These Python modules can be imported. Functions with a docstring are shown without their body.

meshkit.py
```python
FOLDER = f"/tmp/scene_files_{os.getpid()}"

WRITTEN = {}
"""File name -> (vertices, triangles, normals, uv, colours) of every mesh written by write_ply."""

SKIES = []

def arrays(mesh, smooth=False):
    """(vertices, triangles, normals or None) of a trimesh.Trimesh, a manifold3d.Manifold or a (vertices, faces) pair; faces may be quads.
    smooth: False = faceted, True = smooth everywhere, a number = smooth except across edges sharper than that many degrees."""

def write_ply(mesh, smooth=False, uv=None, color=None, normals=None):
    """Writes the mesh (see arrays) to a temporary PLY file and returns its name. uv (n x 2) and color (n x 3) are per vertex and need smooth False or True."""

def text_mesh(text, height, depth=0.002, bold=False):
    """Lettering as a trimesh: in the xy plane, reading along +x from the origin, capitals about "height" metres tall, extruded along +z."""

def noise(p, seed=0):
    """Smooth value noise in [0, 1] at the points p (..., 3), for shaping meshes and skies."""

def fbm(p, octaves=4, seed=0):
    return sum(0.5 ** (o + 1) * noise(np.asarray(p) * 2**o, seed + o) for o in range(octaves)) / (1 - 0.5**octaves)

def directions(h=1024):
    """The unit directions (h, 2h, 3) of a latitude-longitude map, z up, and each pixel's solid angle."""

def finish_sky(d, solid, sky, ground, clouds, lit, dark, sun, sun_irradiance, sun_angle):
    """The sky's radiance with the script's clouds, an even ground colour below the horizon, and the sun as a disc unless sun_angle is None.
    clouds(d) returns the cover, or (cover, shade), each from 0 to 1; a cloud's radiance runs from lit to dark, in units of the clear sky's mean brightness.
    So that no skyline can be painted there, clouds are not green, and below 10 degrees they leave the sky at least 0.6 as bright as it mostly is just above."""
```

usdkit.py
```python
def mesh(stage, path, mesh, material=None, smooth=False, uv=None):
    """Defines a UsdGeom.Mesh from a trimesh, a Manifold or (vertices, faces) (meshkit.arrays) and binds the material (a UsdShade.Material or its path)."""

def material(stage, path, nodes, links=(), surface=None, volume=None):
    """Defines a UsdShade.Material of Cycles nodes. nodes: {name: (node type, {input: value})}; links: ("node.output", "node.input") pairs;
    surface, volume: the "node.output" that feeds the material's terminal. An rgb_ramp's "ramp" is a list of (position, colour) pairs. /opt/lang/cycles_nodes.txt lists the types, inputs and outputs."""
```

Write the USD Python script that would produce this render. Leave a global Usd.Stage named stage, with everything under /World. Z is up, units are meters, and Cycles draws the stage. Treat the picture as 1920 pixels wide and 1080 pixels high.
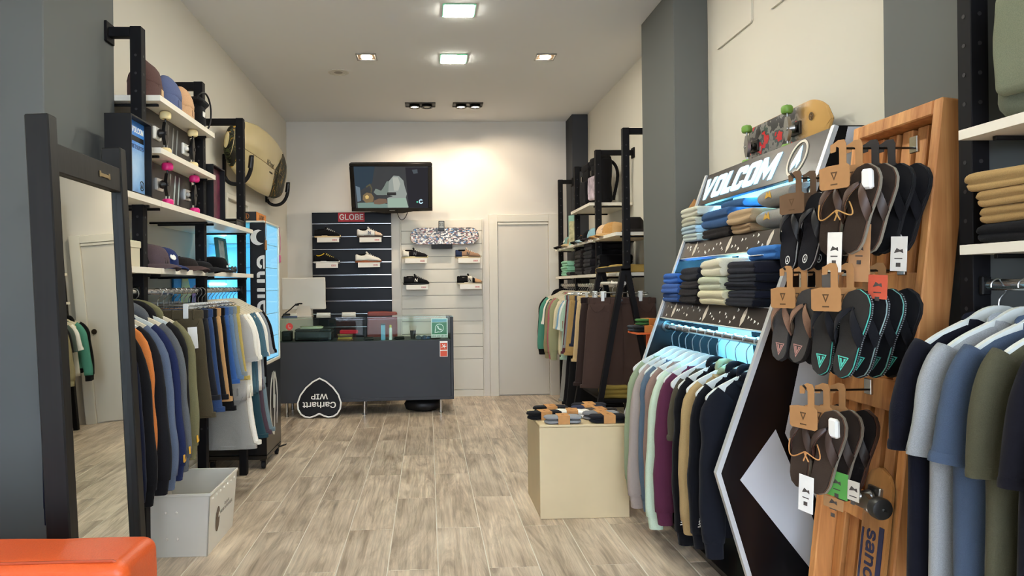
import math, random
import numpy as np, trimesh, manifold3d, usdkit, meshkit
from shapely.geometry import Polygon, LineString, Point, box as sbox
from shapely import affinity
from shapely.ops import unary_union
from pxr import Usd, UsdGeom, UsdLux, UsdShade, Gf, Sdf

stage = Usd.Stage.CreateInMemory()
UsdGeom.SetStageUpAxis(stage, UsdGeom.Tokens.z)
UsdGeom.SetStageMetersPerUnit(stage, 1.0)
UsdGeom.Xform.Define(stage, '/World')
UsdGeom.Scope.Define(stage, '/World/Looks')
rnd = random.Random(7)

# ---------------------------------------------------------------- camera, sky, big lights, exposure
EXPOSURE = 1.50
YAW, ROLL, EYE = math.radians(2.39), 0.011, (0.0, 0.0, 1.3)
cam = UsdGeom.Camera.Define(stage, '/World/camera')
cam.CreateHorizontalApertureAttr(36.0)
cam.CreateVerticalApertureAttr(20.25)
cam.CreateFocalLengthAttr(1330 * 36 / 1920)
cam.CreateHorizontalApertureOffsetAttr(102 * 36 / 1920)
cam.CreateVerticalApertureOffsetAttr(-5.6 * 36 / 1920)
cam.CreateClippingRangeAttr(Gf.Vec2f(0.05, 200))
cam.CreateExposureAttr(EXPOSURE)
_f = np.array([math.sin(YAW), math.cos(YAW), 0]); _r0 = np.array([math.cos(YAW), -math.sin(YAW), 0]); _u0 = np.array([0, 0, 1.0])
_r = _r0 * math.cos(ROLL) - _u0 * math.sin(ROLL); _u = _u0 * math.cos(ROLL) + _r0 * math.sin(ROLL)
cam.AddTransformOp().Set(Gf.Matrix4d(*_r, 0, *_u, 0, *(-_f), 0, *EYE, 1))

def glow(path, col, strength):
    return usdkit.material(stage, path, {"e": ("emission", {"color": col, "strength": strength})}, surface="e.emission")

dome = UsdLux.DomeLight.Define(stage, '/World/sky_light')      # overcast daylight, comes in through the shop front behind the camera
dome.CreateIntensityAttr(1.0); dome.CreateColorAttr(Gf.Vec3f(0.70, 0.82, 1.0)); dome.CreateExposureAttr(.6)

LAMP_GREEN, LAMP_WARM, SPOT_W = 42.0, 50.0, 13.0             # strengths of the ceiling lamps
CYAN = (0.22, 0.66, 1.0)

# ---------------------------------------------------------------- helpers
_count = {}
def numbered(parent, name):
    k = (parent, name); n = _count.get(k, 0); _count[k] = n + 1
    return name if n == 0 else f"{name}_{n:03d}"

def tag(prim, label=None, cat=None, group=None, kind=None):
    for k, v in (("label", label), ("category", cat), ("group", group), ("kind", kind)):
        if v: prim.SetCustomDataByKey(k, v)

def thing(name, label, cat, group=None, loc=(0, 0, 0), rz=0.0, kind=None):
    p = '/World/' + numbered('/World', name)
    x = UsdGeom.Xform.Define(stage, p)
    x.AddTranslateOp().Set(Gf.Vec3d(*map(float, loc)))
    if rz: x.AddRotateZOp().Set(math.degrees(rz))
    tag(x.GetPrim(), label, cat, group, kind)
    return p

def P(parent, name, mesh, mat, label=None, smooth=35, kind=None, group=None):
    if isinstance(mesh, (list,)): mesh = cat_(mesh)
    p = parent + '/' + numbered(parent, name)
    m = usdkit.mesh(stage, p, mesh, mat, smooth=smooth)
    tag(m.GetPrim(), label, None, group, kind)
    return p

def S(name, mesh, mat, smooth=False):
    p = P('/World', name, mesh, mat, smooth=smooth)
    tag(stage.GetPrimAtPath(p), kind='structure')
    return p

def one(name, mesh, mat, label, cat, group=None, smooth=35):
    p = P('/World', name, mesh, mat, smooth=smooth)
    tag(stage.GetPrimAtPath(p), label, cat, group)
    return p

def copy(src, label, loc, rz=0.0, group=None):
    sp = stage.GetPrimAtPath(src); was = sp.GetCustomData()
    base = sp.GetName().rsplit('_', 1)
    name = base[0] if len(base) == 2 and base[1].isdigit() else sp.GetName()
    p = '/World/' + numbered('/World', name)
    x = UsdGeom.Xform.Define(stage, p)
    x.AddTranslateOp().Set(Gf.Vec3d(*map(float, loc)))
    x.AddRotateZOp().Set(math.degrees(rz))
    x.GetPrim().GetReferences().AddInternalReference(src); x.GetPrim().SetInstanceable(True)
    tag(x.GetPrim(), label, was.get('category'), group or was.get('group'))
    return p

def cat_(ms):
    ms = [m for m in ms if m is not None]
    return ms[0] if len(ms) == 1 else trimesh.util.concatenate(ms)

def move(m, t):
    m = m.copy(); m.apply_translation(t); return m

def basis(m, ex, ey, ez, o=(0, 0, 0)):
    M = np.eye(4); M[:3, 0], M[:3, 1], M[:3, 2], M[:3, 3] = ex, ey, ez, o
    m = m.copy(); m.apply_transform(M)
    if np.linalg.det(M[:3, :3]) < 0: m.invert()
    return m

def rot(m, ang, axis, pt=(0, 0, 0)):
    m = m.copy(); m.apply_transform(trimesh.transformations.rotation_matrix(ang, axis, pt)); return m

FRONT = dict(ex=(1, 0, 0), ey=(0, 0, 1), ez=(0, -1, 0))     # facing the camera
FPX = dict(ex=(0, 1, 0), ey=(0, 0, 1), ez=(1, 0, 0))        # facing +x
FMX = dict(ex=(0, -1, 0), ey=(0, 0, 1), ez=(-1, 0, 0))      # facing -x

def bx(c, s, b=0.003):
    """bevelled box: centre, size, bevel"""
    c, s = np.array(c, float), np.array(s, float) / 2
    b = min(b, s.min() * 0.8)
    if b <= 0:
        m = trimesh.creation.box(s * 2); m.apply_translation(c); return m
    pts = []
    for i in (-1, 1):
        for j in (-1, 1):
            for k in (-1, 1):
                g = np.array([i, j, k])
                for a in range(3):
                    q = s - b; q[a] = s[a]
                    pts.append(c + g * q)
    return trimesh.Trimesh(np.array(pts)).convex_hull

def bb(x0, x1, y0, y1, z0, z1, b=0.003):
    return bx(((x0 + x1) / 2, (y0 + y1) / 2, (z0 + z1) / 2), (x1 - x0, y1 - y0, z1 - z0), b)

def prism(poly, h, **bs):
    """polygon extruded; bs gives the basis (and o)"""
    if not isinstance(poly, (Polygon,)) and not hasattr(poly, 'geoms'): poly = Polygon(poly)
    ms = [trimesh.creation.extrude_polygon(g, h, engine="earcut") for g in getattr(poly, 'geoms', [poly]) if g.area > 1e-9]
    m = cat_(ms)
    return basis(m, **bs) if bs else m

def loft(rings, caps=True, closed=False):
    R = np.array(rings, float); k, n = R.shape[:2]
    v = R.reshape(-1, 3); f = []
    i = np.arange(n); j = (i + 1) % n
    for a in range(k if closed else k - 1):
        b = (a + 1) % k
        f += [np.stack([a * n + i, a * n + j, b * n + j], 1), np.stack([a * n + i, b * n + j, b * n + i], 1)]
    if caps and not closed:
        v = np.vstack([v, R[0].mean(0), R[-1].mean(0)])
        c0, c1 = k * n, k * n + 1
        f += [np.stack([np.full(n, c0), j, i], 1), np.stack([np.full(n, c1), (k - 1) * n + i, (k - 1) * n + j], 1)]
    m = trimesh.Trimesh(v, np.vstack(f), process=False)
    if m.volume < 0: m.invert()
    return m

def tube(pts, r, n=8, caps=True, closed=False):
    p = np.array(pts, float); k = len(p)
    r = np.broadcast_to(np.asarray(r, float), (k,))
    t = np.gradient(p, axis=0) if not closed else np.roll(p, -1, 0) - np.roll(p, 1, 0)
    t /= np.linalg.norm(t, axis=1, keepdims=True) + 1e-12
    up = np.array([0, 0, 1.0]) if abs(t[0][2]) < .9 else np.array([1.0, 0, 0])
    a = np.cross(t[0], up); a /= np.linalg.norm(a); rings = []
    for q in range(k):
        a = a - t[q] * a.dot(t[q]); a /= np.linalg.norm(a) + 1e-12
        b = np.cross(t[q], a); th = np.arange(n) * 2 * np.pi / n
        rings.append(p[q] + r[q] * (np.cos(th)[:, None] * a + np.sin(th)[:, None] * b))
    return loft(rings, caps, closed)

def cyl(p0, p1, r, n=16):
    return tube([p0, p1], r, n)

def lathe(prof, n=24, o=(0, 0, 0), ax='z'):
    th = np.arange(n) * 2 * np.pi / n
    m = loft([[(r * math.cos(t), r * math.sin(t), z) for t in th] for r, z in prof])
    if ax == 'x': m = basis(m, (0, 1, 0), (0, 0, 1), (1, 0, 0))
    if ax == 'y': m = basis(m, (0, 0, 1), (1, 0, 0), (0, 1, 0))
    return move(m, o)

def curve(pts, n=24):
    from scipy.interpolate import CubicSpline
    p = np.array(pts, float); u = np.r_[0, np.cumsum(np.linalg.norm(np.diff(p, axis=0), axis=1))]
    return CubicSpline(u, p)(np.linspace(0, u[-1], n))

def selli(n, e=0.6):
    t = np.arange(n) * 2 * np.pi / n
    c, s = np.cos(t), np.sin(t)
    return np.sign(c) * np.abs(c) ** e, np.sign(s) * np.abs(s) ** e

def wob(m, amp, sc, seed=0):
    m = m.copy(); v = np.array(m.vertices)
    d = np.stack([meshkit.noise(v * sc + 13.7 * (k + 1), seed + k) - .5 for k in range(3)], 1)
    m.vertices = v + d * 2 * amp
    return m

def text(s, h, depth=.002, bold=False, center=True, squeeze=1.0):
    m = meshkit.text_mesh(s, h, depth, bold)
    m.apply_scale((squeeze, 1, 1))
    if center:
        lo, hi = m.bounds; m.apply_translation((-(lo[0] + hi[0]) / 2, -(lo[1] + hi[1]) / 2, 0))
    return m

# ---------------------------------------------------------------- materials
def lin(h):
    h = h.lstrip('#'); c = np.array([int(h[i:i + 2], 16) for i in (0, 2, 4)]) / 255.
    return np.where(c <= .04045, c / 12.92, ((c + .055) / 1.055) ** 2.4)

_mats = {}
def plain(h, rough=.5, metal=0.0, spec=.5, bump=0.0, bscale=60.0, var=0.0):
    k = ('p', h, rough, metal, spec, bump, bscale, var)
    if k in _mats: return _mats[k]
    path = f'/World/Looks/plain_{len(_mats):03d}'
    nodes = {"p": ("principled_bsdf", {"base_color": tuple(lin(h)), "roughness": rough, "metallic": metal, "specular_ior_level": spec})}
    links = []
    if bump or var:
        nodes["g"] = ("texture_coordinate", {}); nodes["n"] = ("noise_texture", {"scale": bscale, "detail": 4.0})
        links += [("g.object", "n.vector")]
    if bump:
        nodes["b"] = ("bump", {"strength": bump, "distance": .002}); links += [("n.fac", "b.height"), ("b.normal", "p.normal")]
    if var:
        c = lin(h); nodes["r"] = ("rgb_ramp", {"ramp": [(.3, tuple(c * (1 - var))), (.7, tuple(np.minimum(c * (1 + var), 1)))]})
        links += [("n.fac", "r.fac"), ("r.color", "p.base_color")]
    _mats[k] = usdkit.material(stage, path, nodes, links, surface="p.BSDF")
    return _mats[k]

def cloth(h, var=.10, wscale=420.0, sheen=.05):
    k = ('c', h, var, wscale)
    if k in _mats: return _mats[k]
    path = f'/World/Looks/cloth_{len(_mats):03d}'
    c = lin(h); c = c * (.7 if c.max() < .05 else 1.0)
    nodes = {"g": ("geometry", {}), "n": ("noise_texture", {"scale": wscale, "detail": 2.0}), "n2": ("noise_texture", {"scale": 14.0, "detail": 3.0}),
             "r": ("rgb_ramp", {"ramp": [(.32, tuple(c * (1 - var))), (.68, tuple(np.minimum(c * (1 + var), 1)))]}),
             "a": ("math", {"math_type": "multiply_add", "value2": 6.0}), "b": ("bump", {"strength": .35, "distance": .0015}),
             "p": ("principled_bsdf", {"roughness": .92, "specular_ior_level": .1, "sheen_weight": sheen, "sheen_roughness": .5})}
    links = [("g.position", "n.vector"), ("g.position", "n2.vector"), ("n.fac", "r.fac"), ("r.color", "p.base_color"),
             ("n2.fac", "a.value1"), ("n.fac", "a.value3"), ("a.value", "b.height"), ("b.normal", "p.normal")]
    _mats[k] = usdkit.material(stage, path, nodes, links, surface="p.BSDF")
    return _mats[k]

def wood(name, c0, c1, axis='z', scale=1.0, rough=.55, rand=True, knots=False):
    """grain stretched along one axis, tone varied per object"""
    path = f'/World/Looks/{name}'
    st = {'x': (1.2, 26, 26), 'y': (26, 1.2, 26), 'z': (26, 26, 1.2)}[axis]
    nodes = {"g": ("geometry", {}), "m": ("mapping", {"scale": tuple(s * scale for s in st)}), "o": ("object_info", {}),
             "n": ("noise_texture", {"scale": 1.0, "detail": 6.0, "roughness": .62, "distortion": .6}),
             "r": ("rgb_ramp", {"ramp": [(.25, tuple(lin(c0))), (.75, tuple(lin(c1)))]}),
             "h": ("hsv", {}), "v": ("map_range", {"to_min": .80, "to_max": 1.14}), "ad": ("vector_math", {"math_type": "add"}),
             "cx": ("combine_xyz", {}), "rs": ("math", {"math_type": "multiply", "value2": 37.0}),
             "b": ("bump", {"strength": .25, "distance": .002}), "p": ("principled_bsdf", {"roughness": rough, "specular_ior_level": .35})}
    links = [("o.random", "rs.value1"), ("rs.value", "cx.x"), ("rs.value", "cx.y"), ("rs.value", "cx.z"), ("g.position", "m.vector"), ("m.vector", "ad.vector1"), ("cx.vector", "ad.vector2"),
             ("ad.vector", "n.vector"), ("n.fac", "r.fac"), ("r.color", "h.color"), ("o.random", "v.value"), ("v.result", "h.value"),
             ("h.color", "p.base_color"), ("n.fac", "b.height"), ("b.normal", "p.normal")]
    return usdkit.material(stage, path, nodes, links, surface="p.BSDF")

def pane(path, tint=(1, 1, 1), refl=1.0, ior=1.45):
    return usdkit.material(stage, path, {"t": ("transparent_bsdf", {"color": tint}), "g": ("glossy_bsdf", {"color": (refl,) * 3, "roughness": .02}),
        "f": ("fresnel", {"IOR": ior}), "m": ("mix_closure", {}), "go": ("geometry", {}), "iv": ("math", {"math_type": "subtract", "value1": 1.0}), "mu": ("math", {"math_type": "multiply"})}, [("go.backfacing", "iv.value2"), ("f.fac", "mu.value1"), ("iv.value", "mu.value2"), ("mu.value", "m.fac"), ("t.BSDF", "m.closure1"), ("g.BSDF", "m.closure2")], surface="m.closure")

M_wall = plain('#dad5c8', .9, spec=.2, bump=.06, bscale=90)
M_wallb = plain('#d6d1c8', .9, spec=.2, bump=.06, bscale=90)
M_ceil = plain('#e2e2e1', .95, spec=.1)
M_slate = plain('#656764', .85, spec=.25, bump=.08, bscale=120)
M_slate2 = plain('#3f4145', .85, spec=.25, bump=.08, bscale=120)
M_black = plain('#0d0c0e', .5, spec=.3)
M_blackm = plain('#0c0b0d', .35, spec=.4)
M_matt = plain('#0d0c0f', .7, spec=.2)
M_white = plain('#e8e3d8', .45, spec=.4)
M_shelf = plain('#e9e2d2', .4, spec=.45)
M_offw = plain('#dad5c8', .55, spec=.3)
M_chrome = plain('#c9cbcc', .18, metal=1.0)
M_steel = plain('#a9a9a6', .32, metal=1.0)
M_dsteel = plain('#4c4a48', .3, metal=1.0)
M_pane = pane('/World/Looks/pane_clear')
M_paneg = pane('/World/Looks/pane_green', (.88, .97, .94))
M_kraft = plain('#b07d4a', .8, spec=.2, var=.08, bscale=40)
M_paper = plain('#f0eee8', .8, spec=.2)
M_red = plain('#c02a36', .6)
M_mirror = plain('#e6ece8', .01, metal=1.0)
M_grout = plain('#ddd5c6', .8)
M_rubber = plain('#17171a', .7, spec=.3)
M_cream = plain('#efe3c6', .4)
M_offlight = plain('#cbc7bd', .5)
# ================================================================ the setting
XL, XR, YB, YF, ZC = -1.62, 1.82, 8.28, -2.2, 3.21
XLC, XRC = -1.42, 1.595
S('wall_back', bb(XL - .1, XR + .1, YB, YB + .12, -.02, ZC + .1, 0), M_wallb)
S('wall_left', bb(XL - .12, XL, YF, YB, -.02, ZC + .1, 0), M_wall)
S('wall_right', bb(XR, XR + .12, YF, YB, -.02, ZC + .1, 0), M_wall)
S('ceiling', bb(XL - .12, XR + .12, YF, YB + .1, ZC, ZC + .12, 0), M_ceil)
S('column', bb(XL, XLC, 2.70, 3.30, 0, ZC, .004), M_slate)
S('column', bb(XRC, XR, 4.50, 5.18, 0, ZC, .004), M_slate)
S('column', bb(XRC, XR, 1.96, 2.41, 0, ZC, .004), M_slate)
S('column', bb(1.638, XR, 7.93, YB, 0, ZC, .004), M_slate2)
# shop front behind the camera: posts, beam, panes that let the daylight in
S('wall_front', cat_([bb(XL - .1, XR + .1, YF - .12, YF, 2.85, ZC + .1, 0), bb(XL - .1, XL + .12, YF - .12, YF, 0, 2.85, 0), bb(XR - .12, XR + .1, YF - .12, YF, 0, 2.85, 0), bb(XL, XR, YF - .12, YF, -.02, .12, 0)]), M_slate)
for k in range(3):
    x0 = XL + .12 + k * 1.07
    w = P('/World', f'window_{k + 1}', cat_([bb(x0, x0 + .05, YF - .09, YF - .03, .12, 2.85), bb(x0 + 1.01, x0 + 1.06, YF - .09, YF - .03, .12, 2.85), bb(x0 + .05, x0 + 1.01, YF - .09, YF - .03, 2.80, 2.85), bb(x0 + .05, x0 + 1.01, YF - .09, YF - .03, .12, .17)]), M_black)
    tag(stage.GetPrimAtPath(w), kind='structure')
    P(w, 'pane', bb(x0 + .05, x0 + 1.01, YF - .065, YF - .055, .17, 2.80, 0), M_pane)
S('trim_1', bb(-14, 14, -14, YF - .12, -.06, -.021, 0), plain('#77736c', .9))   # the pavement outside

# floor of wood-look planks, laid lengthwise in half bond
M_plank = usdkit.material(stage, '/World/Looks/plank', {
    "g": ("geometry", {}), "o": ("object_info", {}), "rs": ("math", {"math_type": "multiply", "value2": 53.0}), "cx": ("combine_xyz", {}),
    "m": ("mapping", {"scale": (7.0, .8, 1.0)}), "ad": ("vector_math", {"math_type": "add"}),
    "n": ("noise_texture", {"scale": 1.6, "detail": 7.0, "roughness": .68, "distortion": 1.4}),
    "m2": ("mapping", {"scale": (90.0, 2.6, 1.0)}), "ad2": ("vector_math", {"math_type": "add"}), "n2": ("noise_texture", {"scale": 1.0, "detail": 3.0, "roughness": .6}),
    "m3": ("mapping", {"scale": (2.2, 1.2, 1.0)}), "ad3": ("vector_math", {"math_type": "add"}), "vo": ("noise_texture", {"scale": 2.2, "detail": 2.0}),
    "r": ("rgb_ramp", {"ramp": [(.28, tuple(lin('#8d7e70'))), (.42, tuple(lin('#b8a691'))), (.55, tuple(lin('#d4c2ac'))), (.74, tuple(lin('#e2d3be')))]}),
    "r2": ("rgb_ramp", {"ramp": [(.3, (.62, .62, .62)), (.62, (1.08, 1.08, 1.08))]}), "mx": ("mix", {"mix_type": "multiply", "fac": .7}),
    "r3": ("rgb_ramp", {"ramp": [(.3, (.72, .69, .66)), (.6, (1.1, 1.1, 1.1))]}), "mx2": ("mix", {"mix_type": "multiply", "fac": .8}),
    "h": ("hsv", {}), "v": ("map_range", {"to_min": .86, "to_max": 1.12}),
    "b": ("bump", {"strength": .12, "distance": .001}), "p": ("principled_bsdf", {"roughness": .34, "specular_ior_level": .45})},
    [("o.random", "rs.value1"), ("rs.value", "cx.x"), ("rs.value", "cx.y"), ("g.position", "m.vector"), ("m.vector", "ad.vector1"), ("cx.vector", "ad.vector2"), ("ad.vector", "n.vector"),
     ("g.position", "m2.vector"), ("m2.vector", "ad2.vector1"), ("cx.vector", "ad2.vector2"), ("ad2.vector", "n2.vector"),
     ("g.position", "m3.vector"), ("m3.vector", "ad3.vector1"), ("cx.vector", "ad3.vector2"), ("ad3.vector", "vo.vector"),
     ("n.fac", "r.fac"), ("n2.fac", "r2.fac"), ("r.color", "mx.color1"), ("r2.color", "mx.color2"), ("vo.fac", "r3.fac"), ("mx.color", "mx2.color1"), ("r3.color", "mx2.color2"),
     ("mx2.color", "h.color"), ("o.random", "v.value"), ("v.result", "h.value"), ("h.color", "p.base_color"), ("n2.fac", "b.height"), ("b.normal", "p.normal")], surface="p.BSDF")
FL = S('floor', bb(XL - .1, XR + .1, YF - .1, YB + .1, -.05, -.0014, 0), M_grout)
PW, PL, GX = .2325, 1.095, .033
def plank(x0, x1, y0, y1):
    i = .0012; z0, z1 = -.004, 0.0
    v = [(x0, y0, z0), (x1, y0, z0), (x1, y1, z0), (x0, y1, z0), (x0, y0, z1 - .001), (x1, y0, z1 - .001), (x1, y1, z1 - .001), (x0, y1, z1 - .001),
         (x0 + i, y0 + i, z1), (x1 - i, y0 + i, z1), (x1 - i, y1 - i, z1), (x0 + i, y1 - i, z1)]
    f = [(0, 1, 5, 4), (1, 2, 6, 5), (2, 3, 7, 6), (3, 0, 4, 7), (4, 5, 9, 8), (5, 6, 10, 9), (6, 7, 11, 10), (7, 4, 8, 11), (8, 9, 10, 11)]
    return (v, f)
c0 = math.floor((XL - GX) / PW)
for c in range(c0, math.ceil((XR - GX) / PW)):
    xa, xb = max(GX + c * PW, XL), min(GX + (c + 1) * PW, XR)
    if xb - xa < .02: continue
    off = (3.80 if c % 2 == 0 else 4.345) - 7 * PL
    y = off
    while y < YB:
        ya, yb = max(y, YF), min(y + PL, YB)
        if yb - ya > .02 and yb > -1.2:
            P(FL, 'plank', plank(xa + .0024, xb - .0024, ya + .002, yb - .002), M_plank, smooth=False)
        y += PL
# skirting boards
M_skirt = plain('#ddd6c8', .6)
S('baseboard_left', bb(XL, XL + .012, 3.32, YB, 0, .09), M_skirt)
S('baseboard_right', cat_([bb(XR - .012, XR, 2.42, 4.49, 0, .09), bb(XR - .012, XR, 5.19, 7.92, 0, .09)]), M_skirt)
S('baseboard_back', cat_([bb(XL + .013, .64, YB - .012, YB, 0, .09)]), M_skirt)
# door at the back, right of the white slat wall
dr = S('door_1', cat_([bb(.715, .815, YB - .045, YB, 0, 2.12), bb(1.415, 1.53, YB - .045, YB, 0, 2.12), bb(.815, 1.415, YB - .045, YB, 2.03, 2.115)]), M_offw)
P(dr, 'door_leaf', bb(.817, 1.413, YB - .02, YB - .002, .012, 1.995), plain('#cdc7bb', .5), smooth=False)
P(dr, 'sliding_track', bb(.817, 1.413, YB - .036, YB - .004, 1.997, 2.027), M_offw)
P(dr, 'door_handle', cat_([lathe([(.030, 0), (.030, .006), (.022, .008), (.022, .003), (0.001, .003)], 20, ax='y', o=(1.355, YB - .028, 1.03))]), plain('#5a4f45', .35, metal=.8), smooth=40)
# window recess in the left wall above the tower
S('trim_2', cat_([bb(XL, XL + .03, 5.72, 6.42, 2.02, 2.06), bb(XL, XL + .03, 5.72, 5.76, 1.25, 2.02), bb(XL, XL + .03, 6.38, 6.42, 1.25, 2.02)]), M_offw)
# two flat white panels high on the right wall
for (y0, y1, z0) in ((3.862, 4.34, 2.742), (2.95, 3.655, 2.725)):
    poly = sbox(0, 0, y1 - y0, .36).buffer(-.02).buffer(.02, quad_segs=4)
    one('wall_panel', prism(poly, .012, **FMX, o=(XR - .001, y1, z0)), M_wall,
        'flat white rounded panel high on the right wall, ' + ('beside the slate column' if y0 > 3.8 else 'nearer the sandal rack'), 'wall panel', smooth=False)

# ---------------------------------------------------------------- ceiling lamps
M_lampg = glow('/World/Looks/lamp_green', (1.0, .985, .86), LAMP_GREEN)
M_lampw = glow('/World/Looks/lamp_warm', (1.0, .84, .66), LAMP_WARM)
M_lamps = glow('/World/Looks/lamp_spot', (1.0, .80, .58), SPOT_W)
M_glassg = plain('#7fdcae', .2)
gl = None
for k, y in enumerate((5.97, 4.92, 3.87, 2.82, 1.77)):
    lab = ('square fluorescent ceiling downlight with greenish glow, ' + ('farther of the two along the centre line' if k == 0 else 'nearer one cut by the top of the photo')) if k < 2 else 'square fluorescent ceiling downlight out of view, number ' + 'abcdefg'[k] if False else 'square fluorescent ceiling downlight, ' + ('third', 'fourth', 'fifth', 'sixth', 'seventh')[k - 2] + ' along the centre line from the back wall'
    if gl is None:
        gl = thing('ceiling_downlight', lab, 'ceiling light', 'square fluorescent downlights', (.235, y, ZC))
        P(gl, 'frame', cat_([bb(-.115, .115, -.115, -.10, -.008, -.0005), bb(-.115, .115, .10, .115, -.008, -.0005), bb(-.115, -.10, -.10, .10, -.008, -.0005), bb(.10, .115, -.10, .10, -.008, -.0005)]), M_glassg)
        P(gl, 'diffuser', bb(-.10, .10, -.10, .10, -.014, -.0005, .002), M_lampg)
    else: copy(gl, lab, (.235, y, ZC))
wl = None
for k, (x, y) in enumerate(((-.49, 5.93), (1.005, 5.92), (-.49, 3.83), (1.005, 3.83))):
    lab = 'square recessed halogen spotlight with warm glow, ' + ('left of the centre line' if k == 0 else 'right of the centre line') if k < 2 else 'square recessed halogen spotlight, ' + ('second row from the back, left', 'second row from the back, right', 'third row from the back, left', 'third row from the back, right')[k - 2]
    if wl is None:
        wl = thing('halogen_spotlight', lab, 'ceiling light', 'square halogen spotlights', (x, y, ZC))
        P(wl, 'frame', cat_([bb(-.085, .085, -.085, -.07, -.010, -.0005), bb(-.085, .085, .07, .085, -.010, -.0005), bb(-.085, -.07, -.07, .07, -.010, -.0005), bb(.07, .085, -.07, .07, -.010, -.0005)]), M_steel)
        P(wl, 'reflector', bb(-.07, .07, -.07, .07, -.004, -.0005, .001), plain('#b89a7c', .3, metal=.8))
        P(wl, 'bulb', lathe([(.001, -.016), (.03, -.014), (.045, -.010), (.047, -.004)], 24), M_lampw)
    else: copy(wl, lab, (x, y, ZC))
def spot(path, loc, target, inten, ang=38, r=.03):
    l = UsdLux.SphereLight.Define(stage, path)
    l.CreateRadiusAttr(r); l.CreateIntensityAttr(inten); l.CreateColorAttr(Gf.Vec3f(1.0, .83, .64)); l.CreateNormalizeAttr(True)
    sh = UsdLux.ShapingAPI.Apply(l.GetPrim()); sh.CreateShapingConeAngleAttr(ang); sh.CreateShapingConeSoftnessAttr(.5)
    d = np.array(target, float) - np.array(loc); d /= np.linalg.norm(d)
    a = np.cross(d, (0, 0, 1.0)); a /= np.linalg.norm(a); u = np.cross(a, d)
    l.AddTransformOp().Set(Gf.Matrix4d(*a, 0, *u, 0, *(-d), 0, *loc, 1))
for k, (x, lit, tgt) in enumerate(((-.06, (-.06, .07), ((-.2, YB, 1.5),)), (.44, (-.07, .08), ((.45, YB, 1.7), (1.0, YB, 1.6))))):
    t = thing('twin_spotlight', 'recessed twin spotlight in a black ceiling slot, ' + ('left of the pair by the back wall' if k == 0 else 'right of the pair by the back wall'), 'ceiling light', 'twin spotlights by the back wall', (x, 7.49, ZC))
    P(t, 'housing', bb(-.15, .15, -.075, .075, -.006, -.0005), plain('#2a2422', .4))
    P(t, 'frame', cat_([bb(-.16, .16, -.085, -.075, -.012, -.0005), bb(-.16, .16, .075, .085, -.012, -.0005), bb(-.16, -.15, -.075, .075, -.012, -.0005), bb(.15, .16, -.075, .075, -.012, -.0005)]), M_dsteel)
    for i, dx in enumerate(lit):
        on = (i == 0) or k == 1
        h = P(t, 'lamp_head', lathe([(.055, -.008), (.062, -.03), (.06, -.036), (.045, -.034), (.04, -.02)], 24, o=(dx, 0, 0)), M_dsteel if i == 0 else M_blackm)
        P(h, 'bulb', lathe([(.001, -.031), (.03, -.030), (.042, -.026), (.044, -.02)], 24, o=(dx, 0, 0)), M_lamps if on else M_offlight)
for k, (lx, tx, tz, it) in enumerate(((-.12, -.35, 1.25, 26.), (.37, .25, 1.55, 30.), (.52, 1.05, 1.6, 26.))):
    spot(f'/World/spot_beam_{k}', (lx, 7.49, ZC - .06), (tx, YB, tz), it * .15, 56, .02)
t = thing('ceiling_speaker', 'round grey speaker grille flush in the ceiling', 'speaker', None, (-.777, 6.36, ZC))
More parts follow.
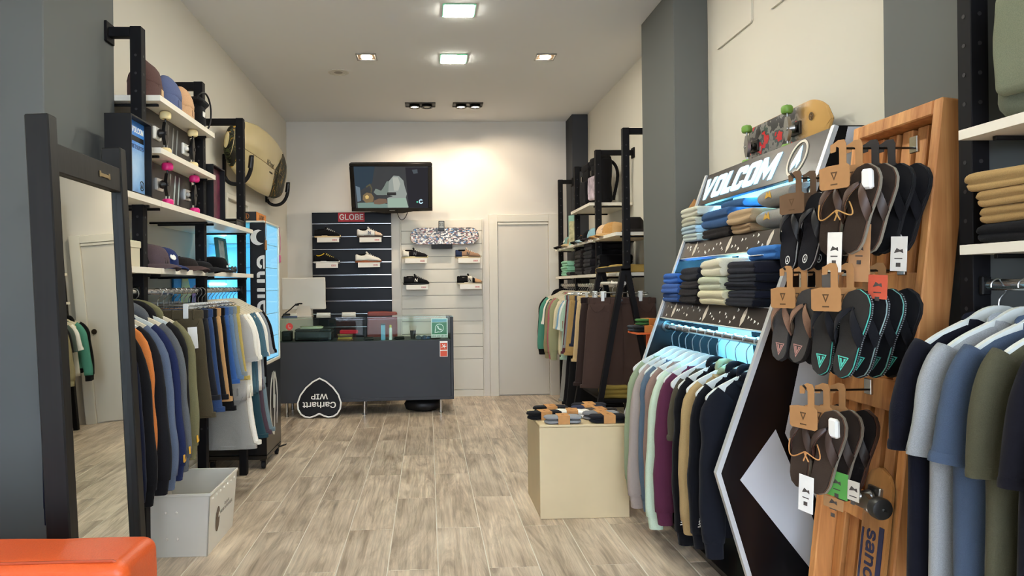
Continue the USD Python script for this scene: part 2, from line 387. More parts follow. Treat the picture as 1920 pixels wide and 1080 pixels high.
P(t, 'rim', lathe([(.075, -.0005), (.092, -.0005), (.092, -.006), (.078, -.008), (.075, -.005)], 32), M_offlight)
P(t, 'grille', lathe([(.075, -.0006), (.075, -.004), (.001, -.006)], 32), plain('#8d867d', .6))
# ================================================================ builders for goods
def ring(cx, cz, wx, ty, n=36, e=.62, yo=0.0):
    a, b = selli(n, e)
    return np.stack([cx + wx * a, yo + ty * b, np.full(n, cz)], 1)

def folds(m, amp, seed, kx=28., kz=2.2, z0=-.15, z1=-.5):
    v = np.array(m.vertices); s = seed * 1.37
    ramp = np.clip((z0 - v[:, 2]) / (z0 - z1), 0, 1)
    d = np.sin(kx * v[:, 0] + s + 2.2 * np.sin(kz * v[:, 2] + s)) + .7 * np.sin(kx * .43 * v[:, 0] - 3 * v[:, 2] + 2 * s)
    v[:, 1] += amp * ramp * d
    nz = meshkit.noise(v * np.array([9, 9, 6]) + s, 3) - .5
    v[:, 1] += amp * 1.4 * nz; v[:, 0] += amp * .8 * nz * np.clip(ramp + .2, 0, 1)
    m.vertices = v
    return m

def torso(W, L, t, seed, zn=-.102, zs=-.185, flare=0.0, neck=.10):
    zz = [(zn + .004, neck * .8, t * .25), (zn, neck, t * .45), (zn - .025, max(neck + .03, W * .62), t * .7), (zs + .03, W * .78, t * .85), (zs, W * .90, t * .95), (zs - .05, W * .95, t)]
    for q in np.linspace(.12, 1, 9):
        zz.append((zs - .05 + (-L - (zs - .05)) * q, W * (.95 + .05 * q + flare * q), t * (1 + .15 * math.sin(3 * q + seed))))
    m = loft([ring(0, z, w, th) for z, w, th in zz])
    return folds(m, t * .22, seed, z0=zs, z1=zs - .3)

def sleeve_tube(pts, n=22):
    """pts: (x, z, half width, half thickness, y)"""
    p = np.array(pts, float)
    c = curve(np.c_[p[:, 0], p[:, 4], p[:, 1]], 16)
    u = np.linspace(0, 1, len(p)); uu = np.linspace(0, 1, 16)
    w, t = np.interp(uu, u, p[:, 2]), np.interp(uu, u, p[:, 3])
    tg = np.gradient(c, axis=0); tg /= np.linalg.norm(tg, axis=1, keepdims=True)
    a, b = selli(n, .8); R = []
    for k in range(16):
        s = np.array([-tg[k][2], 0, tg[k][0]]); s /= np.linalg.norm(s)
        R.append(c[k] + a[:, None] * w[k] * s + b[:, None] * np.array([0, t[k], 0]))
    return loft(R)

def top(name, label, cat, col, loc, rz=0., W=.25, L=.70, kind='hoodie', t=.026, seed=0, group=None, var=.10, rib=None, emblem=None, long=.74, sl_y=-.012, collar=None, squash=1.0):
    """a garment on a hanger, origin at the rail: kind hoodie / sweater / jacket / tee / polo / shirt"""
    r = random.Random(seed + 11); mat = cloth(col, var); ribm = cloth(rib, var) if rib else mat
    T = thing(name, label, cat, group, loc, rz)
    def sq(m):
        if squash != 1.0:
            m = m.copy(); v = np.array(m.vertices); v[:, 0] = np.where(v[:, 0] < 0, v[:, 0] * squash, v[:, 0]); m.vertices = v
        return m
    P(T, 'body', sq(torso(W, L - .05 if kind in ('hoodie', 'sweater') else L, t, seed)), mat, smooth=True)
    if kind in ('hoodie', 'sweater'):
        P(T, 'hem_rib', sq(loft([ring(0, -L + .055, W * .97, t * 1.05), ring(0, -L + .05, W * .95, t * 1.1), ring(0, -L + .005, W * .93, t * 1.05), ring(0, -L, W * .92, t * .9)])), ribm, smooth=40)
    longs = kind in ('hoodie', 'sweater', 'jacket', 'shirt')
    for s in (-1, 1):
        y = sl_y + r.uniform(-.004, .004); dx = r.uniform(-.012, .012); x0 = W * .70
        if longs:
            pts = [(x0, -.165, .055, t * .9, 0), (W * .93, -.225, .062, t * 1.0, y * .5), (W * 1.02 + dx, -.34, .062, t * 1.05, y), (W * 1.1 + dx, -.50, .056, t, y), (W * 1.16 + dx * 2, -long + .1, .05, t * .95, y), (W * 1.16 + dx * 2, -long + .03, .043, t * .85, y)]
        else:
            pts = [(x0, -.165, .05, t * .9, 0), (W * .82, -.22, .062, t * 1.0, y * .5), (W * .90, -.32, .067, t, y), (W * .93 + dx, -.42, .071, t * .85, y)]
        pts = [(s * a, b, c, d, e) for a, b, c, d, e in pts]
        sl = P(T, 'sleeve', sq(wob(sleeve_tube(pts), t * .16, 11, seed + s)), mat, smooth=True)
        if longs:
            xe, ze = pts[-1][0], pts[-1][1]
            P(sl, 'cuff', sq(loft([ring(xe, ze + .02, .044, t * .85, 20, .8, y), ring(xe, ze - .01, .036, t * .8, 20, .8, y), ring(xe - s * .004, ze - .06, .034, t * .75, 20, .8, y), ring(xe - s * .004, ze - .063, .028, t * .5, 20, .8, y)])), ribm, smooth=40)
            if emblem and s == emblem[0]:
                P(sl, 'emblem', wob(bx((xe + s * .041, y - .006, ze + .03), (.006, .028, .032), .002), .002, 90), plain(emblem[1], .8))
        else:
            (xa, za, wa, ta, ya_), (xb_, zb, wb_, tb_, yb_) = pts[-2], pts[-1]; d_ = np.array((xb_ - xa, zb - za)); d_ /= np.linalg.norm(d_)
            P(sl, 'sleeve_hem', sq(sleeve_tube([(xb_ + d_[0] * u_, zb + d_[1] * u_, wb_ * k_, tb_ * k_ * 1.05, y) for u_, k_ in ((-.022, 1.0), (-.020, 1.035), (-.01, 1.04), (.003, 1.03))])), mat, smooth=40)
    if kind == 'hoodie':
        h = [(-.11, .0, -.13), (-.09, .004, -.085), (-.04, .006, -.06), (.04, .006, -.06), (.09, .004, -.085), (.11, .0, -.13)]
        hm = wob(tube(curve(h, 18), np.interp(np.linspace(0, 1, 18), [0, .3, .7, 1], [.018, .026, .026, .018]), 14), .006, 22, seed); hm.apply_scale((1, .62, 1))
        P(T, 'hood', sq(hm), mat, smooth=True)
        P(T, 'drawstring', cat_([tube([(s * .03, -t * .8, -.115), (s * .035, -t * 1.05, -.17), (s * .03, -t * 1.2, -.25)], .0028, 6) for s in (-1, 1)]), ribm)
    elif kind in ('polo', 'shirt'):
        cl = [(-.092, .008, -.108), (-.065, -.014, -.104), (0, -.022, -.135), (.065, -.014, -.104), (.092, .008, -.108), (.0, .02, -.088)]
        c = curve(cl + cl[:1], 26)[:-1]
        P(T, 'collar', wob(loft([np.stack([c[k] + np.array(o) for o in ((0, 0, .014), (0, -.005, .016), (0, -.012, -.02), (0, 0, -.016))]) for k in range(25)], closed=True), .002, 30, seed), cloth(collar, var) if collar else mat, smooth=50)
        P(T, 'placket', bb(-.016, .016, -t * 1.1, -t * .6, -.29, -.14, .002), mat)
    else:
        nk = [(-.098, 0, -.105), (-.06, -t * .7, -.132), (0, -t * .8, -.145), (.06, -t * .7, -.132), (.098, 0, -.105), (.05, t * .6, -.098), (-.05, t * .6, -.098)]
        P(T, 'neck_rib', tube(curve(nk + nk[:1], 28)[:-1], .0095, 8, closed=True), ribm, smooth=True)
    return T

def legs_garment(name, label, cat, col, loc, rz=0., W=.20, L=.52, t=.022, seed=0, group=None, var=.1, tag_=False, zt=-.085, kind='shorts', wb=None):
    mat = cloth(col, var); T = thing(name, label, cat, group, loc, rz)
    P(T, 'waistband', folds(loft([ring(0, zt, W * .96, t * .8), ring(0, zt - .003, W, t), ring(0, zt - .04, W, t * 1.05), ring(0, zt - .043, W * .98, t)]), .002, seed, z0=zt, z1=zt - .1), cloth(wb, var) if wb else mat, smooth=40)
    for s in (-1, 1):
        zz = [(zt - .04, .49), (zt - .1, .52), (zt - .18, .54)] + [(zt - .18 - (L + zt - .18 + .0) * q if False else (zt - .18) + (-L - (zt - .18)) * q, .54 + .04 * q) for q in (.2, .4, .6, .8, .97, 1.0)]
        rs = [ring(s * W * (.49 + .10 * (k / len(zz)) ** 1.3), z, W * (w + .10 * (k / len(zz)) ** 1.3) * (.99 if k < len(zz) - 1 else .96), t * (1.02 + .1 * math.sin(k + seed)) * (1 if k < len(zz) - 1 else .8)) for k, (z, w) in enumerate(zz)]
        lg = P(T, 'leg', folds(loft(rs), t * .25, seed + s, kx=34, z0=zt - .05, z1=zt - .3), mat, smooth=True)
        P(lg, 'hem', loft([ring(s * W * .583, -L + .022, W * .665, t * 1.08), ring(s * W * .583, -L + .02, W * .675, t * 1.14), ring(s * W * .585, -L - .001, W * .675, t * 1.1), ring(s * W * .585, -L - .002, W * .64, t * .8)]), mat, smooth=40)
    if kind == 'shorts':
        for s in (-1, 1): P(T, 'pocket', cat_([tube(curve([(s * W * .93, -t * 1.05, zt - .05), (s * W * .75, -t * 1.22, zt - .10), (s * W * .5, -t * 1.2, zt - .055)], 10), .0022, 6)]), mat)
        P(T, 'belt_loop', cat_([bb(s * W * k - .005, s * W * k + .005, -t * 1.25, -t * .8, zt - .045, zt + .002, .002) for s in (-1, 1) for k in (.35, .8)]), mat, kind='stuff')
    P(T, 'button', lathe([(.001, -.006), (.008, -.005), (.008, 0)], 12, o=(0, -t * 1.05, zt - .02), ax='y'), M_dsteel)
    if tag_:
        P(T, 'price_tag', rot(bb(W * .66, W * .66 + .042, -t * 1.62, -t * 1.56, zt - .18, zt - .08, .0005), -.06, (0, 1, 0), (W * .7, 0, zt)), M_paper, 'white price tag')
    return T

# ------- hangers: one of each kind, then copies
_hang = {}
def hanger(style, label, loc, rz=0., group=None):
    key = style
    if key not in _hang:
        T = thing('clothes_hanger', label, 'hanger', group, loc, rz)
        hk = [(0, 0, -.085), (0, 0, -.05), (.003, 0, -.034), (.019, 0, -.014), (.017, 0, .008), (.002, 0, .019), (-.015, 0, .012), (-.019, 0, -.004)]
        if style == 'clip':
            P(T, 'bar', cat_([cyl((-.17, 0, -.066), (.17, 0, -.066), .003, 8), tube([(-.17, 0, -.066), (-.185, 0, -.074), (-.17, 0, -.082), (-.12, 0, -.082)], .0026, 6), tube([(.17, 0, -.066), (.185, 0, -.074), (.17, 0, -.082), (.12, 0, -.082)], .0026, 6)]), M_chrome)
            P(T, 'hook', tube(curve(hk, 22), .0022, 6), M_chrome)
            for s in (-1, 1):
                P(T, 'clip', cat_([bb(s * .13 - .012, s * .13 + .012, -.024, -.018, -.125, -.055, .004), bb(s * .13 - .016, s * .13 + .016, .018, .024, -.125, -.055, .004), bb(s * .13 - .012, s * .13 + .012, -.018, .018, -.07, -.06, .003)]), plain('#c9cac6', .35, spec=.6))
        else:
            mt = {'white': plain('#d9ddd6', .4), 'cream': plain('#e7d8b8', .45)}[style.split('_')[0]]; nq = .36 if style.endswith('_n') else 1.0; dz_ = -.05 if style.endswith('_l') else 0.0; hk[0] = (0, 0, -.085 + dz_); hk[1] = (0, 0, -.05 + dz_ * .8)
            ln = LineString(curve([(-.195 * nq, -.175), (-.14 * nq, -.135), (-.06 * nq, -.094), (-.025, -.075), (0, -.071), (.025, -.075), (.06, -.094), (.14, -.135), (.195, -.175)], 40))
            poly = ln.buffer(.020, cap_style=1, quad_segs=4)
            m = prism(poly, .014, ex=(1, 0, 0), ey=(0, 0, 1), ez=(0, -1, 0), o=(0, .007, dz_))
            P(T, 'shoulder_bar', m, mt, smooth=30)
            P(T, 'hook', tube(curve(hk, 22), .0022, 6), M_steel)
        _hang[key] = T
        return T
    return copy(_hang[key], label, loc, rz, group)

def folded(w, d, h, layers=2, seed=0, e=.75, sag=0.0):
    """folded garment: x = width, -y = the folded front edge, z up from 0"""
    lh = h / layers; rr = random.Random(seed); shapes = []
    for k in range(layers):
        z = lh * (k + .5); f = rr.uniform(-.006, .004)
        shapes.append(LineString([(-d / 2 + lh / 2 + f, z), (d / 2 - lh / 2, z)]).buffer(lh * .56, quad_segs=5))
    prof = np.array(unary_union(shapes).simplify(.0012).exterior.coords)[:-1]
    prof[:, 1] -= min(prof[:, 1].min(), 0)
    R = []
    for q, s in ((-.5, .55), (-.49, .82), (-.46, .95), (-.40, 1), (-.2, 1.02), (0, 1.03), (.2, 1.02), (.40, 1), (.46, .95), (.49, .82), (.5, .55)):
        R.append(np.stack([np.full(len(prof), q * w), prof[:, 0] * (.96 + .04 * s), h * .5 + (prof[:, 1] - h * .5) * s], 1))
    m = wob(loft(R), min(h * .13, .006), 9, seed)
    v = np.array(m.vertices)
    v[:, 2] -= sag * (v[:, 0] / (w / 2)) ** 2
    v[:, 2] = np.maximum(v[:, 2], 0); m.vertices = v
    return m

def fold_thing(name, label, cat, col, loc, rz, w, d, h, layers=2, seed=0, group=None, var=.1, extra=None):
    T = thing(name, label, cat, group, loc, rz)
    P(T, 'folded_cloth', folded(w, d, h, layers, seed), cloth(col, var), smooth=50)
    for nm, m, mt in (extra or []): P(T, nm, m, mt)
    return T

# ------- skateboard: x along the deck, z up towards the grip side, wheels below
def board_thing(name, label, o, ex, ey, ez, L=.80, Wd=.205, bot='#1b1a1c', wheel='#e8d39a', truckm=None, basep=None, extra=None, group=None, edge='#b98b55', roadw=.026, tr=(-.215, .215), grip='#161517'):
    T = thing(name, label, 'skateboard', group, o)
    B = lambda m: basis(m, ex, ey, ez)
    pts = []
    n = 40; xs = np.linspace(-L / 2, L / 2, n)
    def zk(x):
        a = abs(x) - .27
        return 0 if a < 0 else min(a * a * 2.6, .06)
    def hw(x):
        a = (L / 2 - abs(x)) / (Wd / 2 * 1.05)
        return Wd / 2 * (1 if a >= 1 else math.sqrt(max(1 - (1 - a) ** 2, 0.0009)))
    def slab(z0, z1, inset=0.0):
        R = []
        for x in xs:
            w = max(hw(x) - inset, .002); z = zk(x); c = .004
            R.append([(x, -w, z + z0 - c * 0), (x, -w * .5, z + z0 - .003), (x, w * .5, z + z0 - .003), (x, w, z + z0), (x, w, z + z1), (x, w * .5, z + z1 - .003), (x, -w * .5, z + z1 - .003), (x, -w, z + z1)])
        return loft(R)
    P(T, 'deck', B(slab(0, .009)), plain(edge, .5), smooth=25)
    P(T, 'graphic', B(slab(-.0015, .001, .002)), bot if not isinstance(bot, str) else plain(bot, .35), smooth=25)
    P(T, 'grip_tape', B(slab(.0085, .0105, .001)), plain(grip, .95), smooth=25)
    tm = truckm or M_blackm; bp = basep or M_dsteel
    for s, x in zip((-1, 1), tr):
        k = P(T, 'truck', B(cat_([loft([[(x + a, b, z) for a, b in ((-.008, -.055), (.008, -.055), (.022, -.02), (.022, .02), (.008, .055), (-.008, .055), (-.022, .02), (-.022, -.02))] for z in (-.040, -.056)]),
                                     lathe([(.018, -.02), (.022, -.03), (.016, -.044), (.008, -.06)], 12, o=(x + .01 * s, 0, 0)), cyl((x, -.112, -.05), (x, .112, -.05), .0042, 8)])), tm)
        P(k, 'baseplate', B(cat_([bb(x - .042, x + .042, -.03, .03, -.016, -.001, .003), bx((x - .022 * s, 0, -.025), (.03, .024, .02), .006)])), bp)
        for sy in (-1, 1):
            P(T, 'wheel', B(lathe([(.011, -.017), (.020, -.018), (roadw - .003, -.015), (roadw, -.009), (roadw, .009), (roadw - .003, .015), (.020, .018), (.011, .017), (.011, .010), (.004, .010), (.004, -.010), (.011, -.010)], 22, ax='y', o=(x, sy * .088, -.05))), wheel if not isinstance(wheel, str) else plain(wheel, .4), smooth=40)
    for nm, m, mt in (extra or []): P(T, nm, B(m), mt)
    return T

def cap_thing(name, label, o, rz, crown='#4a3f3d', brim='#4a3f3d', front=None, squash=1.0, brim_drop=0.0, logo=None, group=None, R=.09):
    """baseball cap, brim towards +x"""
    T = thing(name, label, 'cap', group, o, rz)
    n = 28; th = np.arange(n) * 2 * np.pi / n
    prof = [(1.0, 0.002), (1.01, .02), (.99, .045), (.92, .072), (.78, .094), (.55, .108), (.28, .114), (.02, .116)]
    def dome(f0, f1, k=1.0):
        R_ = []
        for r, z in prof:
            a = np.linspace(f0, f1, n)
            R_.append(np.stack([1.12 * R * k * r * np.cos(a), R * k * r * np.sin(a), z * squash * np.ones(n) * (1 if k == 1 else k)], 1))
        return R_
    P(T, 'crown', wob(loft([np.stack([1.12 * R * r * np.cos(th), R * r * np.sin(th), z * squash * np.ones(n)], 1) for r, z in prof]), .003, 20), cloth(crown), smooth=True)
    if front:
        g = dome(-1.0, 1.0, 1.012); k = len(g)
        v = np.concatenate(g); f = []
        for a in range(k - 1):
            for i in range(n - 1): f += [(a * n + i, a * n + i + 1, (a + 1) * n + i + 1), (a * n + i, (a + 1) * n + i + 1, (a + 1) * n + i)]
        P(T, 'front_panel', trimesh.Trimesh(v, f, process=False), cloth(front), smooth=True)
    P(T, 'button', lathe([(.008, 0), (.007, .005), (.001, .007)], 10, o=(0, 0, .113 * squash)), cloth(crown))
    bm = []
    for t_, dz in ((0, 0), (1, -.004)):
        bm.append(dz)
    m = 18; A = np.linspace(-1.15, 1.15, m); rows = []
    for q, (u, z) in enumerate(((0, .010), (.35, .010), (.7, .004), (1.0, -.004))):
        row = []
        for a in A:
            base = np.array([1.08 * R * math.cos(a), R * .98 * math.sin(a)])
            ext = np.array([.075 * (math.cos(a * .72) ** .7), .004 * math.sin(a)]) * u
            row.append([base[0] + ext[0], base[1] + ext[1], z - .02 * (math.sin(a) ** 2) * 1.0 * u + .012 - brim_drop * u])
        rows.append(row)
    rows = np.array(rows); lo = rows.copy(); lo[:, :, 2] -= .004
    V = np.concatenate([rows.reshape(-1, 3), lo.reshape(-1, 3)]); F = []; k4 = 4 * m
    for a in range(3):
        for i in range(m - 1):
            p, q_, r_, s_ = a * m + i, a * m + i + 1, (a + 1) * m + i + 1, (a + 1) * m + i
            F += [(p, s_, r_), (p, r_, q_), (k4 + p, k4 + r_, k4 + s_), (k4 + p, k4 + q_, k4 + r_)]
    for i in range(m - 1): F += [(3 * m + i, k4 + 3 * m + i, k4 + 3 * m + i + 1), (3 * m + i, k4 + 3 * m + i + 1, 3 * m + i + 1)]
    P(T, 'brim', trimesh.Trimesh(V, F, process=False), cloth(brim), smooth=30)
    if logo: P(T, 'badge', basis(lathe([(.018, 0), (.017, .004), (.001, .005)], 16), (0, 1, 0), (-.5, 0, .86), (.86, 0, .5), (1.05 * R, 0, .06 * squash)), plain(logo, .5))
    return T

def beanie(label, o, col, tagc, rz=0., h=.19, R=.095, group=None):
    T = thing('beanie', label, 'beanie', group, o, rz)
    n = 30; th = np.arange(n) * 2 * np.pi / n
    def dm(prof): return loft([np.stack([r * R * np.cos(th) * .72, r * R * np.sin(th), np.full(n, z)], 1) for r, z in prof])
    P(T, 'crown', wob(dm([(.97, .06), (.98, .09), (.91, .12), (.76, .15), (.52, .174), (.25, .190), (.03, h)]), .006, 14, int(h * 1000)), cloth(col), smooth=True)
    P(T, 'cuff', wob(dm([(.96, 0), (1.02, .004), (1.03, .04), (1.02, .075), (1.0, .082), (.96, .083)]), .003, 14), cloth(col), smooth=40)
    P(T, 'label_patch', bb(.72 * R + .000, .72 * R + .003, -.018, .018, .03, .062, .001), plain(tagc, .7))
    return T
# ================================================================ left side
def gallows(name, label, x, y, wall, z=2.47, group=None, foot=True):
    """square steel post with an arm to the wall"""
    T = thing(name, label, 'rack post', group, (x, y, 0))
    d = wall - x; s = 1 if d > 0 else -1
    P(T, 'upright', bb(-.025, .025, -.025, .025, 0, z, .002), M_matt)
    P(T, 'wall_arm', bb(min(.025 * s, d), max(.025 * s, d), -.02, .02, z - .045, z - .002, .002), M_matt)
    P(T, 'wall_flange', bb(d - .012 if s > 0 else d, d if s > 0 else d + .012, -.04, .04, z - .07, z + .02, .002), M_matt)
    P(T, 'adjustment_hole', cat_([lathe([(.001, 0), (.006, 0), (.006, -.0006), (.001, -.0006)], 8, ax='x', o=(-s * .0256, 0, zz)) for zz in np.arange(.5, z - .1, .08)] + [lathe([(.001, 0), (.006, 0), (.006, .0006), (.001, .0006)], 8, ax='y', o=(0, -.0256, zz)) for zz in np.arange(.5, z - .1, .08)]), plain('#242325', .6), kind='stuff')
    return T
LX = -1.29
for k, (y, d) in enumerate(((3.24, 'nearest post, beside the mirror'), (4.10, 'middle post, behind the skateboards'), (4.98, 'far post, beside the surfboard'))):
    gallows('rack_post', f'black square steel rack post on the left wall, {d}', LX, y, XL if y > 3.3 else XLC, group='left rack posts')

def shelf(label, x0, x1, y0, y1, z, wallside, posts=(), grp=None, th=.026):
    """white shelf, notched round the posts, on slim black brackets"""
    T = thing('wall_shelf', label, 'shelf', grp, ((x0 + x1) / 2, (y0 + y1) / 2, z))
    cx, cy = (x0 + x1) / 2, (y0 + y1) / 2
    poly = sbox(x0 - cx, y0 - cy, x1 - cx, y1 - cy)
    for (px_, py_) in posts:
        xe = (x0 if wallside > 0 else x1)
        poly = poly.difference(sbox(px_ - .0265 - cx, py_ - .0265 - cy, px_ + .0265 - cx, py_ + .0265 - cy))
    P(T, 'board', prism(poly, th, o=(0, 0, -th), ex=(1, 0, 0), ey=(0, 1, 0), ez=(0, 0, 1)), M_shelf, smooth=False)
    for yy in (y0 + .06, y1 - .06):
        P(T, 'bracket', bb(x0 + .05 - cx, x1 - .03 - cx, yy - .006 - cy, yy + .006 - cy, -th - .012, -th - .0005, .001), M_black)
    return T
LF = -1.215
lp = [(LX, 3.24), (LX, 4.10), (LX, 4.98)]
shelf('narrow white shelf holding the three beanies, highest on the left wall', XL + .005, LF, 3.30, 4.13, 2.185, -1, lp)
shelf('short white shelf between the two skateboards on the left wall', XL + .005, LF, 3.30, 4.14, 1.945, -1, lp)
for nm, z in (('skateboard', 1.70), ('cap', 1.392)):
    shelf(f'white shelf at {nm} level on the left rack, short section behind the mirror', XLC + .004, LF, 2.62, 3.297, z, -1, lp)
    shelf(f'white shelf at {nm} level on the left rack, section ' + ('under the lower skateboard' if z > 1.5 else 'carrying the caps'), XL + .005, LF, 3.301, 4.13, z, -1, lp)
    shelf(f'white shelf at {nm} level on the left rack, section ' + ('under the second black frame box' if z > 1.5 else 'carrying the black bucket hat'), XL + .005, LF, 4.132, 5.0, z, -1, lp)
def rail(label, x, y0, y1, z, m=M_chrome, brackets=True):
    T = thing('clothes_rail', label, 'clothes rail', None, (x, (y0 + y1) / 2, z))
    h = (y1 - y0) / 2
    a, b = selli(16, 1.0)
    P(T, 'bar', loft([np.stack([.008 * a, np.full(16, q), .015 * b], 1) for q in (-h, h)]), m, smooth=40)
    for s in (-1, 1): P(T, 'end_bracket', bx((0, s * (h - .008), -.002), (.026, .016, .05), .003), M_black)
    return T
RZ = 1.285
rail('chrome clothes rail holding the hoodies, on the left rack behind the mirror', LX, 2.45, 3.214, RZ)
rail('chrome clothes rail holding the shorts, middle section of the left rack', LX, 3.267, 4.073, RZ)
rail('chrome clothes rail holding the t-shirts, far section of the left rack', LX, 4.127, 4.953, RZ)
rail('low black rail holding the light shorts, far section of the left rack', LX, 4.127, 4.953, .80, M_blackm)

def hz(z): return z - .0185          # garments hang with the hook resting on the rail
HZ = RZ - .003
# hoodies beside the mirror (near to far)
HO = [(2.66, '#1b2036', 'hoodie', 'navy blue hoodie, nearest on the left rack, hanging lowest beside the mirror', .80, None, .10),
      (2.725, '#1c1b1d', 'hoodie', 'black hooded sweatshirt between the navy hoodie and the orange one on the left rack', .77, None, 0),
      (2.785, '#c8763c', 'sweater', 'orange sweatshirt, only its edge showing among the dark ones on the left rack', .66, None, 0),
      (2.835, '#222124', 'jacket', 'black jacket right of the orange sweatshirt on the left rack', .76, None, 0),
      (2.90, '#586274', 'sweater', 'slate blue sweatshirt with wide sleeve on the left rack', .76, None, 0),
      (2.965, '#22294a', 'sweater', 'navy sweatshirt with small yellow cuff emblem between two greyish ones', .74, '#c8922e', 0),
      (3.03, '#5b5d60', 'hoodie', 'mid grey hoodie with round yellow cuff emblem on the left rack', .72, '#d9a02c', 0),
      (3.095, '#232122', 'hoodie', 'black hoodie second from the far end of the sweatshirts on the left rack', .70, None, 0),
      (3.16, '#6f6a4c', 'hoodie', 'olive green hoodie with yellow cuff emblem, last sweatshirt before the shorts', .70, '#d9a02c', 0)]
for k, (y, c, kd, lab, lg, em, dx) in enumerate(HO):
    top('hoodie' if kd == 'hoodie' else 'sweatshirt' if kd == 'sweater' else 'jacket', lab, kd if kd == 'hoodie' else 'sweatshirt' if kd == 'sweater' else 'jacket', c, (LX + .01 - .05 * (1 - k / 8), y - .015, HZ), rz=.06, W=.20, L=.70, kind=kd, t=.021, seed=20 + k, long=lg, emblem=(1, em) if em else None, sl_y=-.01, squash=.26)
    hanger('white_n' if k % 2 else 'cream_n', f'{"white" if k % 2 else "cream"} wooden hanger inside the ' + lab.split(',')[0].split(' between')[0].split(' with ')[0].split(' second')[0].split(' right of')[0] + ', left rack', (LX + .01 - .05 * (1 - k / 8), y - .015, HZ), .06)
# shorts
SH = [(3.36, '#4a4231', 'olive brown cargo shorts with white price tag, nearest on the left rack', .57, 1), (3.435, '#2a2a2e', 'charcoal drawstring shorts hidden behind the olive cargo pair', .50, 0),
      (3.51, '#31456b', 'dark blue denim shorts third from the mirror on the left rack', .57, 0), (3.575, '#1d1c1f', 'black chino shorts beside the tan pair on the left rack', .52, 0), (3.645, '#b48a5c', 'tan chino shorts between black and blue pairs on the left rack', .54, 0),
      (3.715, '#151416', 'long black shorts with low hem on the left rack', .60, 0), (3.79, '#33548a', 'bright blue denim shorts on the left rack', .47, 0), (3.87, '#5b7391', 'washed blue denim shorts with dark waist label', .46, 1),
      (3.945, '#7f8687', 'pale grey jean shorts next to the t-shirts', .45, 0), (4.01, '#b09a55', 'mustard yellow shorts, last pair before the t-shirts', .48, 0)]
for k, (y, c, lab, L, tg) in enumerate(SH):
    legs_garment('shorts', lab, 'shorts', c, (LX + .03, y, HZ), rz=.10, W=.205, L=L + .02, t=.021, seed=40 + k, tag_=bool(tg))
    hanger('clip', 'metal clip hanger gripping the ' + lab.split(',')[0].split(' with ')[0].split(' between')[0].split(' beside')[0].split(' hanging')[0].split(' third')[0].split(' hidden')[0].split(' on the')[0] + ', left rack', (LX + .03, y, HZ), .10)
# tees
TE = [(4.19, '#a8a59f', 'heather grey t-shirt, nearest of the t-shirts on the left rack', 'tee'), (4.26, '#e9e4d8', 'off-white t-shirt with wide sleeve beside the heather grey one', 'tee'), (4.335, '#efeae0', 'white t-shirt behind the off-white one', 'tee'), (4.41, '#41606c', 'teal blue t-shirt on the left rack', 'tee'),
      (4.48, '#4d6a79', 'dusty blue t-shirt beside the teal one', 'tee'), (4.56, '#ece6da', 'cream white t-shirt with dark print between blue and black', 'tee'), (4.64, '#85898e', 'plain mid grey t-shirt near the far end of the left rack', 'tee'), (4.72, '#161518', 'black t-shirt, farthest garment on the left rack', 'tee')]
for k, (y, c, lab, kd) in enumerate(TE):
    top('t_shirt', lab, 't-shirt', c, (LX + .01, y, HZ), rz=.08, W=.215, L=.64, kind=kd, t=.023, seed=60 + k, sl_y=-.01)
    hanger('cream', 'cream wooden hanger inside the ' + lab.split(',')[0].split(' with ')[0].split(' beside')[0].split(' behind')[0].split(' between')[0].split(' near ')[0], (LX + .01, y, HZ), .08)
LS = [(4.20, '#918f8a', 'light grey fleece shorts with white lining edge on the low rail'), (4.31, '#e7e2d6', 'white shorts behind the grey fleece pair on the low rail'), (4.50, '#27424b', 'dark teal board shorts on the low rail'), (4.60, '#4b3b45', 'plum board shorts on the low rail'), (4.70, '#6e7f86', 'pale grey blue jean shorts on the low rail')]
for k, (y, c, lab) in enumerate(LS):
    legs_garment('shorts', lab, 'shorts', c, (LX + .0, y, .797), rz=.05, W=.22, L=.44, t=.03, seed=80 + k)
    hanger('clip', 'metal clip hanger gripping the ' + lab.replace(' on the low rail', '').split(' with ')[0].split(' behind')[0] + ' on the low rail', (LX, y, .797), .05)

# goods on the left shelves
b0 = 2.1855
beanie('dark brown knitted beanie, nearest of the beanies on the top shelf', (-1.335, 3.44, b0), '#5b4440', '#caa77c', rz=.1, h=.205, R=.105)
beanie('blue knitted beanie between the brown and the peach one', (-1.32, 3.655, b0), '#5a6487', '#4f5878', rz=-.05, h=.195, R=.1)
beanie('peach beige knitted beanie on the top shelf', (-1.315, 3.85, b0), '#caa17c', '#b98f6a', rz=.05, h=.19, R=.095)
T = thing('shoulder_bag', 'small black bag with thin strap at the far end of the beanie shelf', 'bag', None, (-1.33, 4.03, b0))
P(T, 'pouch', wob(bx((0, 0, .08), (.17, .13, .16), .03), .008, 12), cloth('#18171a'), smooth=40)
P(T, 'flap', wob(bx((.02, 0, .15), (.16, .135, .05), .02), .004, 14), cloth('#1b1a1d'), smooth=40)
P(T, 'strap', tube(curve([(.06, -.06, .16), (.09, -.03, .20), (.10, .05, .18), (.10, .07, .06), (.09, .06, .02)], 20), .005, 6), M_black)
P(T, 'logo_label', bb(.085, .088, -.02, .02, .07, .10, .001), M_paper)
